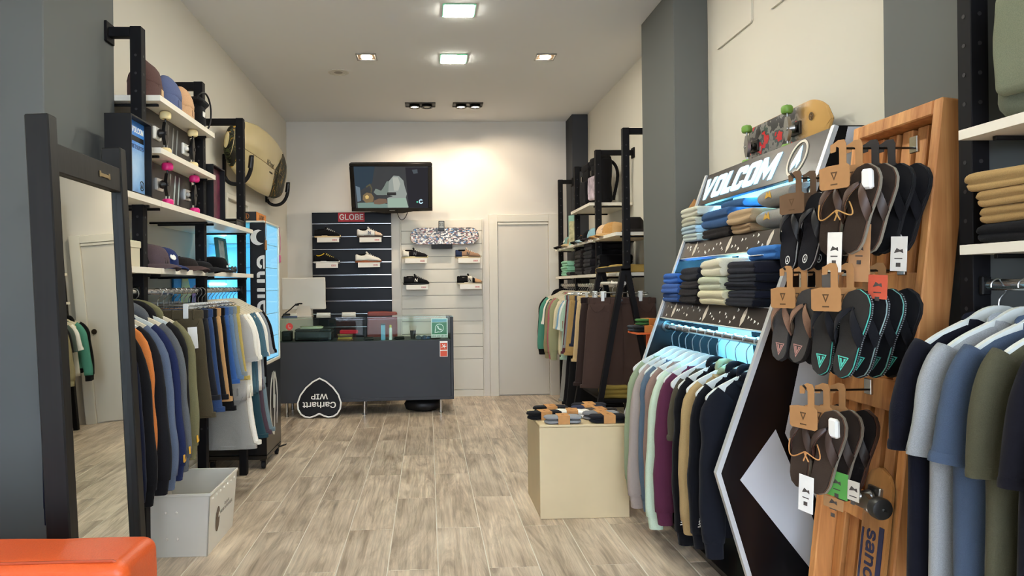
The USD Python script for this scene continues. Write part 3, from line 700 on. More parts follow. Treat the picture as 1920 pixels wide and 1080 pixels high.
# frame boxes with posters
def frame_box(label, y0, y1, z, h, poster, x1=-1.225, dep=.11, extra=None):
    T = thing('frame_box', label, 'display box', None, (x1 - dep / 2, (y0 + y1) / 2, z)); hy, hx = (y1 - y0) / 2, dep / 2; t = .008
    P(T, 'shell', cat_([bb(-hx, hx, -hy, -hy + t, 0, h, .001), bb(-hx, hx, hy - t, hy, 0, h, .001), bb(-hx, hx, -hy + t, hy - t, 0, t, .001), bb(-hx, hx, -hy + t, hy - t, h - t, h, .001), bb(-hx, -hx + t, -hy + t, hy - t, t, h - t, .001)]), M_black)
    pp = P(T, 'poster', bb(hx - .036, hx - .030, -hy + t, hy - t, t, h - t, .0005), poster)
    for nm, m, mt in (extra or []): P(pp, nm, m, mt)
    return T
M_sky = usdkit.material(stage, '/World/Looks/poster_sky', {"g": ("texture_coordinate", {}), "s": ("separate_xyz", {}), "n": ("noise_texture", {"scale": 9.0, "detail": 4.0}), "a": ("math", {"math_type": "multiply_add", "value2": .25}),
    "mr": ("map_range", {"from_min": .0, "from_max": .36}), "r": ("rgb_ramp", {"ramp": [(0, tuple(lin('#1d2f66'))), (.18, tuple(lin('#2f5fb4'))), (.45, tuple(lin('#7fb0e4'))), (.7, tuple(lin('#a9cdf0'))), (1, tuple(lin('#3e86d8')))]}), "p": ("principled_bsdf", {"roughness": .3})},
    [("g.object", "n.vector"), ("g.object", "s.vector"), ("n.fac", "a.value1"), ("s.z", "a.value3"), ("a.value", "mr.value"), ("mr.result", "r.fac"), ("r.color", "p.base_color")], surface="p.BSDF")
px0 = .055 - .030
frame_box('black frame box with a pale blue surf poster, left of the skateboards', 3.0, 3.222, 1.7005, .33, M_sky, extra=[
    ('lettering', basis(text('VOLCOM', .024, .001, True, squeeze=.85), **FPX, o=(px0, .03, .285)), M_paper), ('band', bb(px0 - .001, px0 + .0006, -.05, .095, .235, .258, .0002), M_black),
    ('lettering', basis(text('WETSUITS', .018, .001), **FPX, o=(px0, .025, .212)), plain('#1c2a55')), ('emblem', basis(prism(Point(0, 0).buffer(.022).difference(Point(0, 0).buffer(.018)).union(Polygon([(0, .016), (.008, -.008), (0, -.014), (-.008, -.008)])), .001), **FPX, o=(px0, .07, .05)), M_black)])
M_pink = plain('#5c2438', .4, var=.8, bscale=18)
frame_box('black frame box with a magenta print, beside the far rack post', 4.18, 4.42, 1.7005, .32, M_pink, x1=-1.24)
T = thing('card_sign', 'small white upright card between the frame box and the far rack post', 'sign', None, (-1.33, 4.56, 1.7005)); P(T, 'card', rot(bb(-.006, .006, -.07, .07, 0, .25, .001), -.08, (0, 1, 0)), M_paper); P(T, 'foot', bb(-.03, .03, -.05, .05, 0, .004, .001), M_paper)
T = thing('tin_box', 'small dark metal box at the far end of the skateboard shelf', 'box', None, (-1.30, 4.80, 1.7005)); P(T, 'body', bb(-.05, .05, -.09, .09, 0, .04, .004), M_dsteel); P(T, 'lid', bb(-.052, .052, -.092, .092, .04, .052, .004), M_blackm)
# complete skateboards on their edge, wheels to the aisle
M_deckdark = plain('#2b2828', .4, var=.25, bscale=12)
M_silv = plain('#d7d8d6', .3, metal=.7)
def side_board(label, y, z, wh, bp, gr):
    ex, ey, ez = np.array((0, 1, 0.)), np.array((0, 0, 1.)), np.array((-1., 0, 0))
    ex = np.array((0, 1, 0.)); ez = np.array((-1, 0, 0.)); ey = np.cross(ez, ex)
    return board_thing('skateboard', label, (-1.315, y, z + .1045), ex, ey, ez, L=.79, Wd=.207, bot=M_deckdark, wheel=wh, basep=bp, roadw=.027, tr=(-.2, .2), extra=[('graphic_print', cat_([rot(bb(-.035 + q, -.02 + q, -.075, .075, -.0062, -.0046, 0), .2, (0, 0, 1), (q, 0, 0)) for q in (-.06, -.02, .05, .11)]), gr)])
side_board('black skateboard with cream wheels standing on edge on the short shelf', 3.70, 1.9455, '#e9d49c', M_paper, plain('#8c8f8e', .3))
side_board('black skateboard with pink wheels standing on edge on the long shelf', 3.72, 1.7005, '#e0237c', M_silv, plain('#b9c4c2', .3))
# caps and hats
cz = 1.393
cap_thing('baseball_cap', 'brown baseball cap with dark back, nearest on the cap shelf', (-1.33, 3.43, cz), -.35, '#33302f', '#54464a', front='#54464a')
cap_thing('baseball_cap', 'navy blue baseball cap with white badge behind the brown cap', (-1.35, 3.62, cz), -.45, '#27335f', '#27335f', logo='#e8e6df')
cap_thing('baseball_cap', 'low dark brown baseball cap beside the middle post', (-1.32, 3.83, cz), -.3, '#2b2524', '#4b3a37', squash=.62)
cap_thing('baseball_cap', 'flat black baseball cap right of the middle post', (-1.30, 4.00, cz), .1, '#1b1a1c', '#201f21', squash=.5)
T = thing('bucket_hat', 'black bucket hat with small white logos on the cap shelf', 'hat', None, (-1.31, 4.40, cz)); P(T, 'crown', wob(lathe([(.085, .012), (.085, .05), (.07, .085), (.05, .094), (.001, .097)], 26), .003, 20), cloth('#131214'), smooth=40); P(T, 'brim', lathe([(.083, .016), (.13, .001), (.131, .004), (.084, .022)], 26), cloth('#131214'), smooth=40); P(T, 'logo', cat_([bb(.083, .089, -.02, 0, .03, .042, .001), bb(.084, .09, .02, .035, .045, .056, .001)]), M_paper)
T = thing('sunglasses', 'black sunglasses lying at the far end of the cap shelf', 'sunglasses', None, (-1.27, 4.70, cz))
for s in (-1, 1): P(T, 'lens', basis(prism(affinity.scale(Point(0, 0).buffer(.028), 1.15, .8), .003), **FPX, o=(0, s * .036, .024)), plain('#101012', .1)); P(T, 'temple', tube([(0, s * .068, .034), (-.07, s * .07, .034), (-.12, s * .066, .014)], .003, 6), M_blackm)
P(T, 'bridge', tube([(0.002, -.012, .03), (.004, 0, .034), (.002, .012, .03)], .003, 6), M_blackm)
T = thing('framed_picture', 'teal framed picture standing at the far end of the cap shelf', 'picture frame', None, (-1.37, 4.83, cz)); P(T, 'frame', cat_([rot(bb(-.012, .012, a, b, c, d, .002), -.1, (0, 1, 0)) for a, b, c, d in ((-.10, -.085, 0, .24), (.085, .10, 0, .24), (-.085, .085, 0, .015), (-.085, .085, .225, .24))]), plain('#2f6f70', .5)); P(T, 'picture', rot(bb(-.008, -.002, -.085, .085, .015, .225, 0), -.1, (0, 1, 0)), plain('#c9cfc6', .4, var=.3, bscale=20))
T = thing('cardboard_box', 'pale cardboard box at the near end of the cap shelf', 'box', None, (-1.37, 3.09, cz)); P(T, 'body', bb(-.045, .10, -.10, .10, 0, .11, .002), plain('#c9bfa6', .8)); P(T, 'lid', bb(-.048, .104, -.104, .104, .085, .115, .002), plain('#d3c9b0', .8))
# printed board leaning on the wall behind the far section: blue with yellow shapes
T = thing('poster_board', 'bright blue poster board with yellow shape behind the far t-shirts', 'poster', None, (XL + .02, 5.06, 1.05)); P(T, 'board', bb(-.012, 0, -.52, .02, 0, .40, .002), plain('#1f8ed6', .4)); P(T, 'print', basis(prism(Polygon([(.0, 0), (.2, .02), (.24, .16), (.15, .3), (.05, .33)]), .0015), **FPX, o=(.0005, -.42, .03)), plain('#e8d21c', .4)); P(T, 'print', basis(prism(Point(0, 0).buffer(.12), .0015), **FPX, o=(.0005, -.1, .15)), plain('#c24d7a', .4, var=.4, bscale=14))

# display tower with lit glass
tx0, tx1, ty0, ty1 = -1.58, -1.16, 5.11, 5.60
T = thing('display_tower', 'black display tower on casters with a blue lit glass case and white lettering', 'display case', None, ((tx0 + tx1) / 2, (ty0 + ty1) / 2, 0)); cx, cy = (tx0 + tx1) / 2, (ty0 + ty1) / 2
hx, hy = (tx1 - tx0) / 2, (ty1 - ty0) / 2
P(T, 'base_cabinet', bb(-hx, hx, -hy, hy, .10, .74, .004), plain('#121214', .25, spec=.5))
P(T, 'base_tray', bb(-hx, hx + .0, -hy, hy, .07, .098, .003), M_dsteel)
ov = affinity.scale(Point(0, 0).buffer(.13), 1.0, 1.85); ov2 = affinity.scale(Point(0, 0).buffer(.105), 1.0, 1.85)
ringp = ov.difference(ov2).difference(Polygon([(-.02, .4), (.05, .4), (.03, .05), (-.05, .05)])).difference(Polygon([(.02, -.4), (.09, -.4), (.09, -.05), (-.0, -.1)]))
bolt = Polygon([(-.01, .235), (.03, .22), (.03, .05), (.055, .05), (.01, -.23), (.0, -.23), (.012, -.04), (-.025, -.04)])
P(T, 'emblem', basis(prism(unary_union([ringp, bolt]), .002), **FPX, o=(hx - .0005, .0, .44)), plain('#c8c6c0', .5), 'white oval lightning emblem')
for (sx, sy) in ((1, -1), (1, 1), (-1, -1), (-1, 1)):
    c = P(T, 'caster', cat_([lathe([(.004, -.012), (.026, -.012), (.028, 0), (.026, .012), (.004, .012)], 18, ax='x', o=(sx * (hx - .03), sy * (hy - .03), .029))]), M_rubber)
    P(c, 'fork', cat_([bb(sx * (hx - .03) - .022, sx * (hx - .03) + .022, sy * (hy - .03) - .02, sy * (hy - .03) + .02, .058, .069, .002), bb(sx * (hx - .03) - .018, sx * (hx - .03) - .014, sy * (hy - .03) - .012, sy * (hy - .03) + .012, .025, .06, .001), bb(sx * (hx - .03) + .014, sx * (hx - .03) + .018, sy * (hy - .03) - .012, sy * (hy - .03) + .012, .025, .06, .001)]), M_dsteel)
    if sx > 0 and sy > 0: P(c, 'brake_lever', rot(bb(hx - .03, hx + .05, hy - .05, hy - .01, .05, .056, .002), -.3, (0, 1, 0), (hx - .03, hy, .053)), M_black)
P(T, 'letter_panel', bb(hx - .105, hx, -hy, -hy + .03, .745, 1.76, .003), M_black)
P(T, 'back_panel', bb(-hx, -hx + .012, -hy + .001, hy, .745, 1.76, .002), plain('#cfe6f2', .5))
P(T, 'far_panel', bb(-hx + .013, hx - .012, hy - .012, hy, .745, 1.76, .002), plain('#cfe6f2', .5))
P(T, 'top_panel', bb(-hx, hx, -hy, hy, 1.762, 1.775, .002), plain('#d8d2c2', .5))
P(T, 'edge_frame', cat_([bb(hx - .012, hx, hy - .012, hy + .002, .745, 1.76, .002), bb(hx - .012, hx, -hy + .031, hy - .012, .742, .765, .002)]), M_shelf)
P(T, 'glass_front', bb(hx - .008, hx - .003, -hy + .031, hy - .013, .766, 1.76, 0), pane('/World/Looks/pane_soft', (.92, .98, 1.0), .6, 1.08))
P(T, 'glass_side', bb(-hx + .013, hx - .106, -hy + .002, -hy + .007, .745, 1.76, 0), M_paneg)
for z in (.93, 1.10, 1.27, 1.44, 1.61): P(T, 'glass_shelf', bb(-hx + .014, hx - .024, -hy + .034, hy - .014, z, z + .006, 0), plain('#a9d8ee', .1, spec=.6))
M_led = glow('/World/Looks/led_cyan', CYAN, 9.0)
P(T, 'light_panel', bb(hx - .022, hx - .014, -hy + .034, hy - .014, .77, 1.755, .001), glow('/World/Looks/light_panel', (.26, .56, .76), .5), 'backlit pale blue panel')
P(T, 'panel_seam', cat_([bb(hx - .0135, hx - .0125, -hy + .036, hy - .016, z, z + .005, 0) for z in (.93, 1.10, 1.27, 1.44, 1.61)]), plain('#a9d8ee', .2), kind='stuff')
P(T, 'led_strip', cat_([bb(-hx + .014, -hx + .022, -hy + .05, hy - .03, z, z + .012, 0) for z in (.80, .98, 1.15, 1.32, 1.49, 1.70)]), M_led)
lt = text('etnies', .135, .002, True); lt = rot(lt, -math.pi / 2, (0, 0, 1)); lt.apply_scale((1, 1, 1))
lt = move(lt, (-lt.bounds[0][0], 0, 0)); lt = trimesh.intersections.slice_mesh_plane(lt, (-1, 0, 0), (.058, 0, 0))
P(T, 'lettering', basis(lt, **FRONT, o=(hx - .059, -hy - .0005, 1.27)), plain('#d9d7d0', .5), 'white vertical lettering')
em2 = Point(0, 0).buffer(.055).difference(affinity.translate(Point(0, 0).buffer(.045), .03, .004))
P(T, 'emblem', basis(prism(em2, .002), **FRONT, o=(hx - .045, -hy - .0005, 1.655)), plain('#d9d7d0', .5))
P(T, 'pendant', cat_([tube(curve([(hx + .003, -hy + .01, 1.77), (hx + .012, -hy - .002, 1.70), (hx + .008, -hy, 1.64)], 12), .002, 5), wob(bx((hx + .008, -hy, 1.60), (.012, .03, .075), .005), .002, 30)]), plain('#9a6a3c', .6), 'small wooden pendant on a cord')
P(T, 'pendant', cat_([tube(curve([(hx + .003, hy - .01, 1.77), (hx + .01, hy, 1.68), (hx + .006, hy, 1.56)], 12), .002, 5), wob(bx((hx + .006, hy, 1.52), (.012, .03, .06), .005), .003, 30)]), plain('#c2627f', .6), 'pink pendant on a cord')
T = thing('product_box', 'small black and orange cardboard box on top of the display tower', 'box', None, (-1.24, 5.18, 1.7755)); P(T, 'body', bb(-.12, .02, -.06, .24, 0, .065, .002), plain('#1c1918', .6)); P(T, 'orange_side', bb(.0195, .0225, -.058, .238, .002, .063, .0005), plain('#c8792e', .6)); P(T, 'lettering', basis(text('JARMS', .035, .0008, True), **FPX, o=(.0222, .09, .032)), M_black); P(T, 'emblem', basis(prism(Point(0, 0).buffer(.02).difference(Point(0, 0).buffer(.017)).union(sbox(-.002, -.014, .002, .014)).union(sbox(-.008, -.008, .008, -.004)), .001), **FRONT, o=(-.05, -.0602, .032)), plain('#c8792e'))

# surfboard on hooks
T = thing('surfboard', 'cream surfboard with camouflage tail hanging on hooks high on the left wall', 'surfboard', None, (-1.46, 6.5, 2.41))
def sb_half(u):      # u 0..1 nose (near) to tail (far)
    return np.interp(u, [0, .02, .06, .14, .28, .45, .62, .78, .90, .965, .995, 1], [.05, .11, .165, .215, .255, .268, .26, .235, .195, .16, .13, .02])
def sb_ring(u, k=1.0, off=0.0):
    a, b = selli(28, .85); w = sb_half(u); th = .033 * min(1, (w / .12)) * (1 - .5 * u ** 4)
    y = -1.08 + 2.16 * u; rock = .05 * (2 * u - 1) ** 2
    R = np.stack([b * th * k + rock * -1.0, np.full(28, y), a * w * k], 1)
    return R
tilt = lambda m: rot(m, .18, (0, 1, 0))
us = np.r_[0, .01, .03, .06, .1, np.linspace(.15, .9, 22), .93, .96, .98, .995, 1]
P(T, 'board', tilt(loft([sb_ring(u) for u in us])), plain('#cdbb8a', .22, spec=.5, var=.05, bscale=3), smooth=True)
M_camo = usdkit.material(stage, '/World/Looks/camo', {"g": ("texture_coordinate", {}), "n": ("noise_texture", {"scale": 9.0, "detail": 2.0, "distortion": 1.2}), "r": ("rgb_ramp", {"ramp": [(.36, tuple(lin('#15150f'))), (.46, tuple(lin('#3a3f24'))), (.52, tuple(lin('#1c1c16'))), (.57, tuple(lin('#a8822c'))), (.62, tuple(lin('#33361f'))), (.7, tuple(lin('#6b5a30')))], "interpolate": False}), "p": ("principled_bsdf", {"roughness": .5, "specular_ior_level": .15})}, [("g.object", "n.vector"), ("n.fac", "r.fac"), ("r.color", "p.base_color")], surface="p.BSDF")
def patch(u0, u1, cut):
    uu = np.linspace(u0, u1, 14)
    m = loft([sb_ring(u, 1.012) for u in uu], caps=True)
    return m
tailm = patch(.58, .999, 0)
tailm = trimesh.intersections.slice_mesh_plane(tailm, (0, 1, -1.6), (0, .26, 0)); tailm = trimesh.intersections.slice_mesh_plane(tailm, (0, 0, 1), (0, 0, 0))
tailm2 = trimesh.intersections.slice_mesh_plane(trimesh.intersections.slice_mesh_plane(patch(.58, .999, 0), (0, 1, .15), (0, .26, 0)), (0, 0, -1), (0, 0, 0))
P(T, 'camouflage_tail', tilt(cat_([tailm, tailm2])), M_camo, 'dark camouflage tail patch', smooth=30)
nosem = trimesh.intersections.slice_mesh_plane(patch(.004, .2, 0), (0, -1, 0.25), (0, -.84, .05))
P(T, 'camouflage_nose', tilt(nosem), M_camo, 'small camouflage nose patch', smooth=30)
stg = [(.0345 - .05 * (2 * u - 1) ** 2 - .0006, -1.08 + 2.16 * u, 0) for u in np.linspace(.1, .86, 24)]
P(T, 'stringer', tilt(tube(stg, .0022, 5)), plain('#8d7a4c', .5))
P(T, 'lettering', tilt(basis(text('Michoud', .05, .002), **FPX, o=(.031, .05, .02))), plain('#4c4638')); P(T, 'lettering', tilt(basis(text('SURFBOARDS', .014, .002, True), **FPX, o=(.031, .12, -.05))), plain('#4c4638'))
P(T, 'signature', tilt(cat_([tube(curve([(.026, .46 + .02 * math.sin(9 * q), -.17 + .36 * q) for q in np.linspace(0, 1, 12)], 30), .004, 5), tube(curve([(.026, .46 + .03 * math.cos(17 * q), -.12 + .26 * q) for q in np.linspace(0, 1, 12)], 36), .003, 5)])), plain('#5a513e'))
for k, y in enumerate((5.72, 7.2)):
    T = thing('surfboard_hook', 'black padded wall hook holding the surfboard, ' + ('near hook beside the rack post' if k == 0 else 'far hook under the camouflage tail'), 'wall hook', None, (XL, y, 2.2))
    P(T, 'wall_bar', bb(.001, .02, -.025, .025, -.05, .16, .004), M_black)
    P(T, 'arm', tube(curve([(.015, 0, -.02), (.06, 0, -.07), (.15, 0, -.065), (.205, 0, .0), (.225, 0, .15)], 24), [.016] * 23 + [.02], 10), M_rubber)
    P(T, 'arm_grip', tube([(.215, 0, .05), (.225, 0, .14)], .02, 10), M_blackm)

# leaning mirror
T = thing('mirror', 'tall mirror in a rough black wooden frame leaning at the left', 'mirror', None, (-1.022, 2.325, 0))
def mz(m):   # lean back against the hoodies, toe slightly outwards
    m = rot(m, -.041, (0, 1, 0)); return rot(m, .024, (0, 0, 1))
M_mwood = wood('mirror_wood', '#08080a', '#1a1918', 'z', 1.2, .5)
hw = .275
P(T, 'stile', mz(bb(-.045, .022, -hw, -hw + .052, .001, 1.80, .004)), M_mwood); P(T, 'stile', mz(bb(-.045, .022, hw - .052, hw, .001, 1.80, .004)), M_mwood)
P(T, 'top_rail', mz(bb(-.018, .018, -hw + .052, hw - .052, 1.64, 1.725, .003)), M_mwood); P(T, 'bottom_rail', mz(bb(-.018, .018, -hw + .052, hw - .052, .06, .14, .003)), M_mwood)
P(T, 'glass', mz(bb(-.006, .002, -hw + .045, hw - .045, .13, 1.65, 0)), M_mirror, smooth=False)
P(T, 'metal_plate', mz(cat_([bb(.018, .021, .06, .12, 1.672, 1.684, .001), bb(.0185, .022, .05, .06, 1.67, 1.69, .001), bb(.0185, .022, .12, .13, 1.67, 1.69, .001)])), plain('#8f7a55', .5, metal=.5))
# orange sofa, seen from behind its backrest
M_orange = plain('#d0541f', .42, spec=.45, bump=.25, bscale=220, var=.05)
T = thing('armchair', 'orange leather armchair cut off at the lower left corner', 'armchair', None, (-1.145, 1.4, 0))
def cushion(c, s, r, seed=0):
    m = manifold3d.Manifold.batch_hull([manifold3d.Manifold.sphere(r, 20).translate([c[0] + i * (s[0] / 2 - r), c[1] + j * (s[1] / 2 - r), c[2] + k * (s[2] / 2 - r)]) for i in (-1, 1) for j in (-1, 1) for k in (-1, 1)])
    g = m.refine_to_length(.05).to_mesh()
    return wob(trimesh.Trimesh(g.vert_properties[:, :3], g.tri_verts), .006, 7, seed)
P(T, 'backrest', cushion((.0, .31, .39), (.93, .20, .60), .03), M_orange, smooth=True)
P(T, 'seat', cushion((.0, -.06, .29), (.88, .52, .22), .04, 3), M_orange, smooth=True)
P(T, 'base', bb(-.44, .44, -.30, .38, .08, .20, .01), M_orange)
P(T, 'seam', tube([(-.42, .226, .688), (.43, .226, .688), (.452, .235, .672), (.46, .235, .60)], .004, 6), plain('#a8401a', .5))
for i in (-1, 1):
    for j in (-.25, .33): P(T, 'foot', lathe([(.02, 0), (.025, .08)], 12, o=(i * .38, j, 0)), M_dsteel)
# white corrugated plastic tote box
T = thing('tote_box', 'white corrugated plastic box with logo print under the hoodies', 'box', None, (-1.24, 3.70, 0))
M_tote = plain('#dcd8cd', .45, spec=.35)
def wallq(p, q, out, h=.305, fl=.022, th=.006):
    p, q = np.array(p, float), np.array(q, float); o = np.array(out, float)
    R = [[np.r_[a + o * d, z] for a, d in ((p, 0), (q, 0), (q, -th), (p, -th))] for z in (0.002,)] 
    v0 = [np.r_[p, .002], np.r_[q, .002], np.r_[q - o * th, .002], np.r_[p - o * th, .002]]
    s = (q - p) / np.linalg.norm(q - p)
    v1 = [np.r_[p + o * fl - s * fl, h], np.r_[q + o * fl + s * fl, h], np.r_[q + o * (fl - th) + s * fl, h], np.r_[p + o * (fl - th) - s * fl, h]]
    return trimesh.Trimesh(np.array(v0 + v1)).convex_hull
x0, x1, y0, y1 = -.16, .16, -.22, .22
for nm, p, q, o in (('near_wall', (x0, y0), (x1, y0), (0, -1)), ('aisle_wall', (x1, y0), (x1, y1), (1, 0)), ('far_wall', (x1, y1), (x0, y1), (0, 1)), ('inner_wall', (x0, y1), (x0, y0), (-1, 0))):
    P(T, nm, wallq(p, q, o), M_tote, smooth=False)
P(T, 'bottom', bb(x0, x1, y0, y1, 0, .006, .001), M_tote)
P(T, 'rim', cat_([bb(x0 - .026, x1 + .026, y0 - .026, y0 - .018, .297, .311, .002), bb(x0 - .026, x1 + .026, y1 + .018, y1 + .026, .297, .311, .002), bb(x0 - .026, x0 - .018, y0 - .018, y1 + .018, .297, .311, .002), bb(x1 + .018, x1 + .026, y0 - .018, y1 + .018, .297, .311, .002)]), M_tote)
P(T, 'rivet', cat_([lathe([(.008, 0), (.006, .003), (.001, .004)], 10, ax='x', o=(x1 + .0195, y, .272)) for y in np.linspace(y0 + .03, y1 - .03, 7)]), M_white)
P(T, 'rivet', cat_([basis(lathe([(.007, 0), (.005, .003), (.001, .004)], 10), **FRONT, o=(x, y0 - .001 - .08 * z, z)) for x in (-.03, .02) for z in (.09, .22)]), M_white)
cl = affinity.scale(Point(0, 0).buffer(.05), .62, 1.25).difference(affinity.translate(Point(0, 0).buffer(.014), .02, .016))
P(T, 'printed_logo', rot(basis(prism(cl, .0015), **FPX, o=(x1 + .0115, -.09, .14)), .08, (0, 1, 0), (x1 + .0115, 0, .14)), plain('#5b4a3c'), 'dark brown leaf-shaped logo')
for s, z in (('Carhartt', .215), ('WORK IN PROGRESS', .19)): P(T, 'lettering', rot(basis(text(s, .016, .001), **FPX, o=(x1 + .0115, .06, z - .03)), .08, (0, 1, 0), (x1 + .0115, 0, .14)), plain('#8d877c'))
# ================================================================ back wall and counter
M_navy = plain('#12141b', .45, spec=.25)
M_alu = plain('#c6c8ca', .22, metal=1.0)
# dark slat wall
T = thing('slat_wall', 'dark navy slat wall with bright metal strips behind the counter', 'slat wall', None, (-.875, YB - .024, 0))
zs = [2.16, 2.024, 1.875, 1.727, 1.579, 1.43, 1.28, 1.13, .98, .83, .68, .53, .38, .23, .03]
for a, b in zip(zs[:-1], zs[1:]): P(T, 'slat', bb(-.455, .455, -.0, .022, b + .006, a - .006, .002), M_navy, smooth=False)
for z in zs[1:-1]: P(T, 'metal_strip', cat_([bb(-.455, .455, -.004, .010, z - .0055, z + .0055, .002)]), M_alu)
sg = P(T, 'sign', bb(-.155, .15, -.008, -.001, 2.045, 2.152, .002), M_red, 'red sign with white lettering')
P(sg, 'lettering', basis(text('GLOBE', .062, .002, True), **FRONT, o=(-.002, -.008, 2.1)), M_paper)
# white slat wall
T = thing('slat_wall', 'white slat wall beside the back door', 'slat wall', None, (.165, YB - .024, 0))
zs = [2.066, 1.93, 1.78, 1.634, 1.484, 1.332, 1.18, 1.028, .879, .73, .581, .438, .08]
for a, b in zip(zs[:-1], zs[1:]): P(T, 'slat', bb(-.470, .470, 0, .022, b + .004, a - .004, .002), M_offw, smooth=False)
for z in zs[1:-1]: P(T, 'metal_strip', bb(-.47, .47, .012, .020, z - .004, z + .004, .001), plain('#a8a294', .45, metal=.3))
P(T, 'plinth', bb(-.47, .47, .004, .022, 0, .076, .002), M_offw)
for s in (-1, 1): P(T, 'edge_trim', bb(s * .478 - .006, s * .478 + .006, -.002, .023, 0, 2.07, .001), M_offw)

# sneakers on small white wall shelves
def shoe_sec(u):
    h = np.interp(u, [0, .03, .10, .22, .34, .42, .5, .62, .78, .92, 1], [.070, .078, .074, .060, .064, .082, .078, .063, .046, .034, .012])
    w = np.interp(u, [0, .05, .2, .45, .62, .78, .9, .97, 1], [.020, .032, .036, .040, .047, .050, .044, .028, .010])
    return h, w
def sneaker(label, x, z, upper, sole, toe=None, heel=None, N=None, lace='#e8e6e0', accent=None, sole_h=.022, tongue=None, mid=None):
    Lh = .145; T = thing('sneaker', label, 'sneaker', None, (x, YB - .115, z + .0003))
    up = cloth(upper, .06)
    n = 22; th = np.linspace(0, np.pi, n)
    def sec(u, k=1.0):
        h, w = shoe_sec(u); X = -Lh + 2 * Lh * u
        t = th; yy = w * k * np.sign(np.cos(t)) * np.abs(np.cos(t)) ** .7; zz = sole_h - .004 + h * k * np.sin(t) ** .62
        return np.stack([np.full(n, X), yy, zz], 1)
    us = np.r_[0, .01, .03, .06, np.linspace(.1, .94, 22), .97, .99, 1]
    P(T, 'upper', loft([sec(u) for u in us]), up, smooth=True)
    def strip_(u0, u1, col, nm, k=1.02):
        P(T, nm, loft([sec(u, k) for u in np.linspace(u0, u1, 10)]), cloth(col, .06), smooth=True)
    if toe: strip_(.70, .995, toe, 'toe_cap')
    if heel: strip_(.005, .26, heel, 'heel_panel')
    if mid: strip_(.42, .6, mid, 'side_panel', 1.025)
    P(T, 'opening', wob(bx((-.072, 0, sole_h + .069), (.085, .046, .016), .008), .001, 30), cloth('#1a1a1c'), smooth=40)
    P(T, 'tongue', rot(bx((-.012, 0, sole_h + .088), (.02, .05, .035), .008), -.5, (0, 1, 0), (-.012, 0, sole_h + .08)), cloth(tongue or upper, .06), smooth=40)
    a, b = selli(30, .9)
    def so(zz, k): return np.stack([a * (Lh + .006) * k, b * .043 * k * (1 + .12 * np.sign(a) * np.abs(a)), np.full(30, zz) + np.maximum(a - .6, 0) * .014], 1)
    P(T, 'sole', loft([so(0, .95), so(.004, .99), so(sole_h * .6, 1.0), so(sole_h, .985)]), plain(sole, .6), smooth=40)
    for q in range(5):
        xx = -.002 + q * .019; zz = sole_h + .081 - q * .0095
        P(T, 'lace', tube(curve([(xx, -.032, zz - .012), (xx + .004, -.012, zz + .003), (xx + .006, .012, zz + .003), (xx + .002, .032, zz - .012)], 8), .003, 5), plain(lace, .7))
    if N:
        P(T, 'side_letter', basis(rot(text('N', .036, .004, True), -.08, (0, 0, 1)), ex=(1, 0, 0), ey=(0, .3, .954), ez=(0, -.954, .3), o=(.0, -.0455, sole_h + .03)), plain(N, .5))
    if accent:
        P(T, 'collar_lining', tube(curve([(-.11, -.02, sole_h + .066), (-.07, -.029, sole_h + .062), (-.035, -.026, sole_h + .078), (-.02, 0, sole_h + .098)], 12), .006, 6), plain(accent, .6))
    return T
SHOES = [(-1.14, 1.858, 'black sneaker with white laces and cream sole, upper left on the dark slat wall', dict(upper='#1c1c1e', sole='#dfc79c')),
         (-.66, 1.855, 'off-white sneaker with blue N and brown sole, upper right on the dark slat wall', dict(upper='#dcd8d0', sole='#4b3d33', N='#3d4a66', toe='#d9c0a8')),
         (-1.155, 1.567, 'black sneaker with yellow collar and white sole on the dark slat wall', dict(upper='#1a1a1c', sole='#e6e4de', accent='#e0b832', lace='#d8c25a')),
         (-.68, 1.569, 'white sneaker with gum brown sole on the dark slat wall', dict(upper='#e5e1d6', sole='#a65a32')),
         (-.145, 1.611, 'black sneaker with white heel and cream sole on the white slat wall', dict(upper='#232124', sole='#e3d2a4', heel='#dcd8cc', N='#55565c')),
         (.463, 1.607, 'beige brown sneaker with navy heel on the white slat wall', dict(upper='#9a7a62', sole='#d9c29a', heel='#2b3550', N='#2b2b34', tongue='#d8c8b0')),
         (-.134, 1.308, 'all black sneaker with white N on the white slat wall', dict(upper='#1d1d20', sole='#19191b', N='#e8e6df', lace='#2a2a2c')),
         (.48, 1.307, 'black and tan sneaker with cream midsole on the white slat wall', dict(upper='#1c1b1c', sole='#d9cdb0', toe='#c49a72', N='#26262a', mid='#dcd6c6'))]
for x, z, lab, kw in SHOES:
    T = thing('shoe_shelf', 'small white shoe shelf under the ' + lab.split(',')[0].replace(' on the dark slat wall', '').replace(' on the white slat wall', ''), 'shelf', 'white shoe shelves', (x + .01, YB - .025, z))
    P(T, 'ledge', bb(-.125, .125, -.13, -.004, -.006, 0, .001), M_white); P(T, 'front', bb(-.125, .125, -.136, -.13, -.056, 0, .001), M_white)
    P(T, 'printed_logo', basis(prism(sbox(-.026, -.009, .026, .009).difference(sbox(-.023, -.006, .023, .006)).union(unary_union([sbox(q - .0025, -.004, q + .0025, .004) for q in (-.016, -.008, 0, .008, .016)])), .0006), **FRONT, o=(.075, -.136, -.03)), plain('#b8464c'))
    sneaker(lab, x, z, **kw)
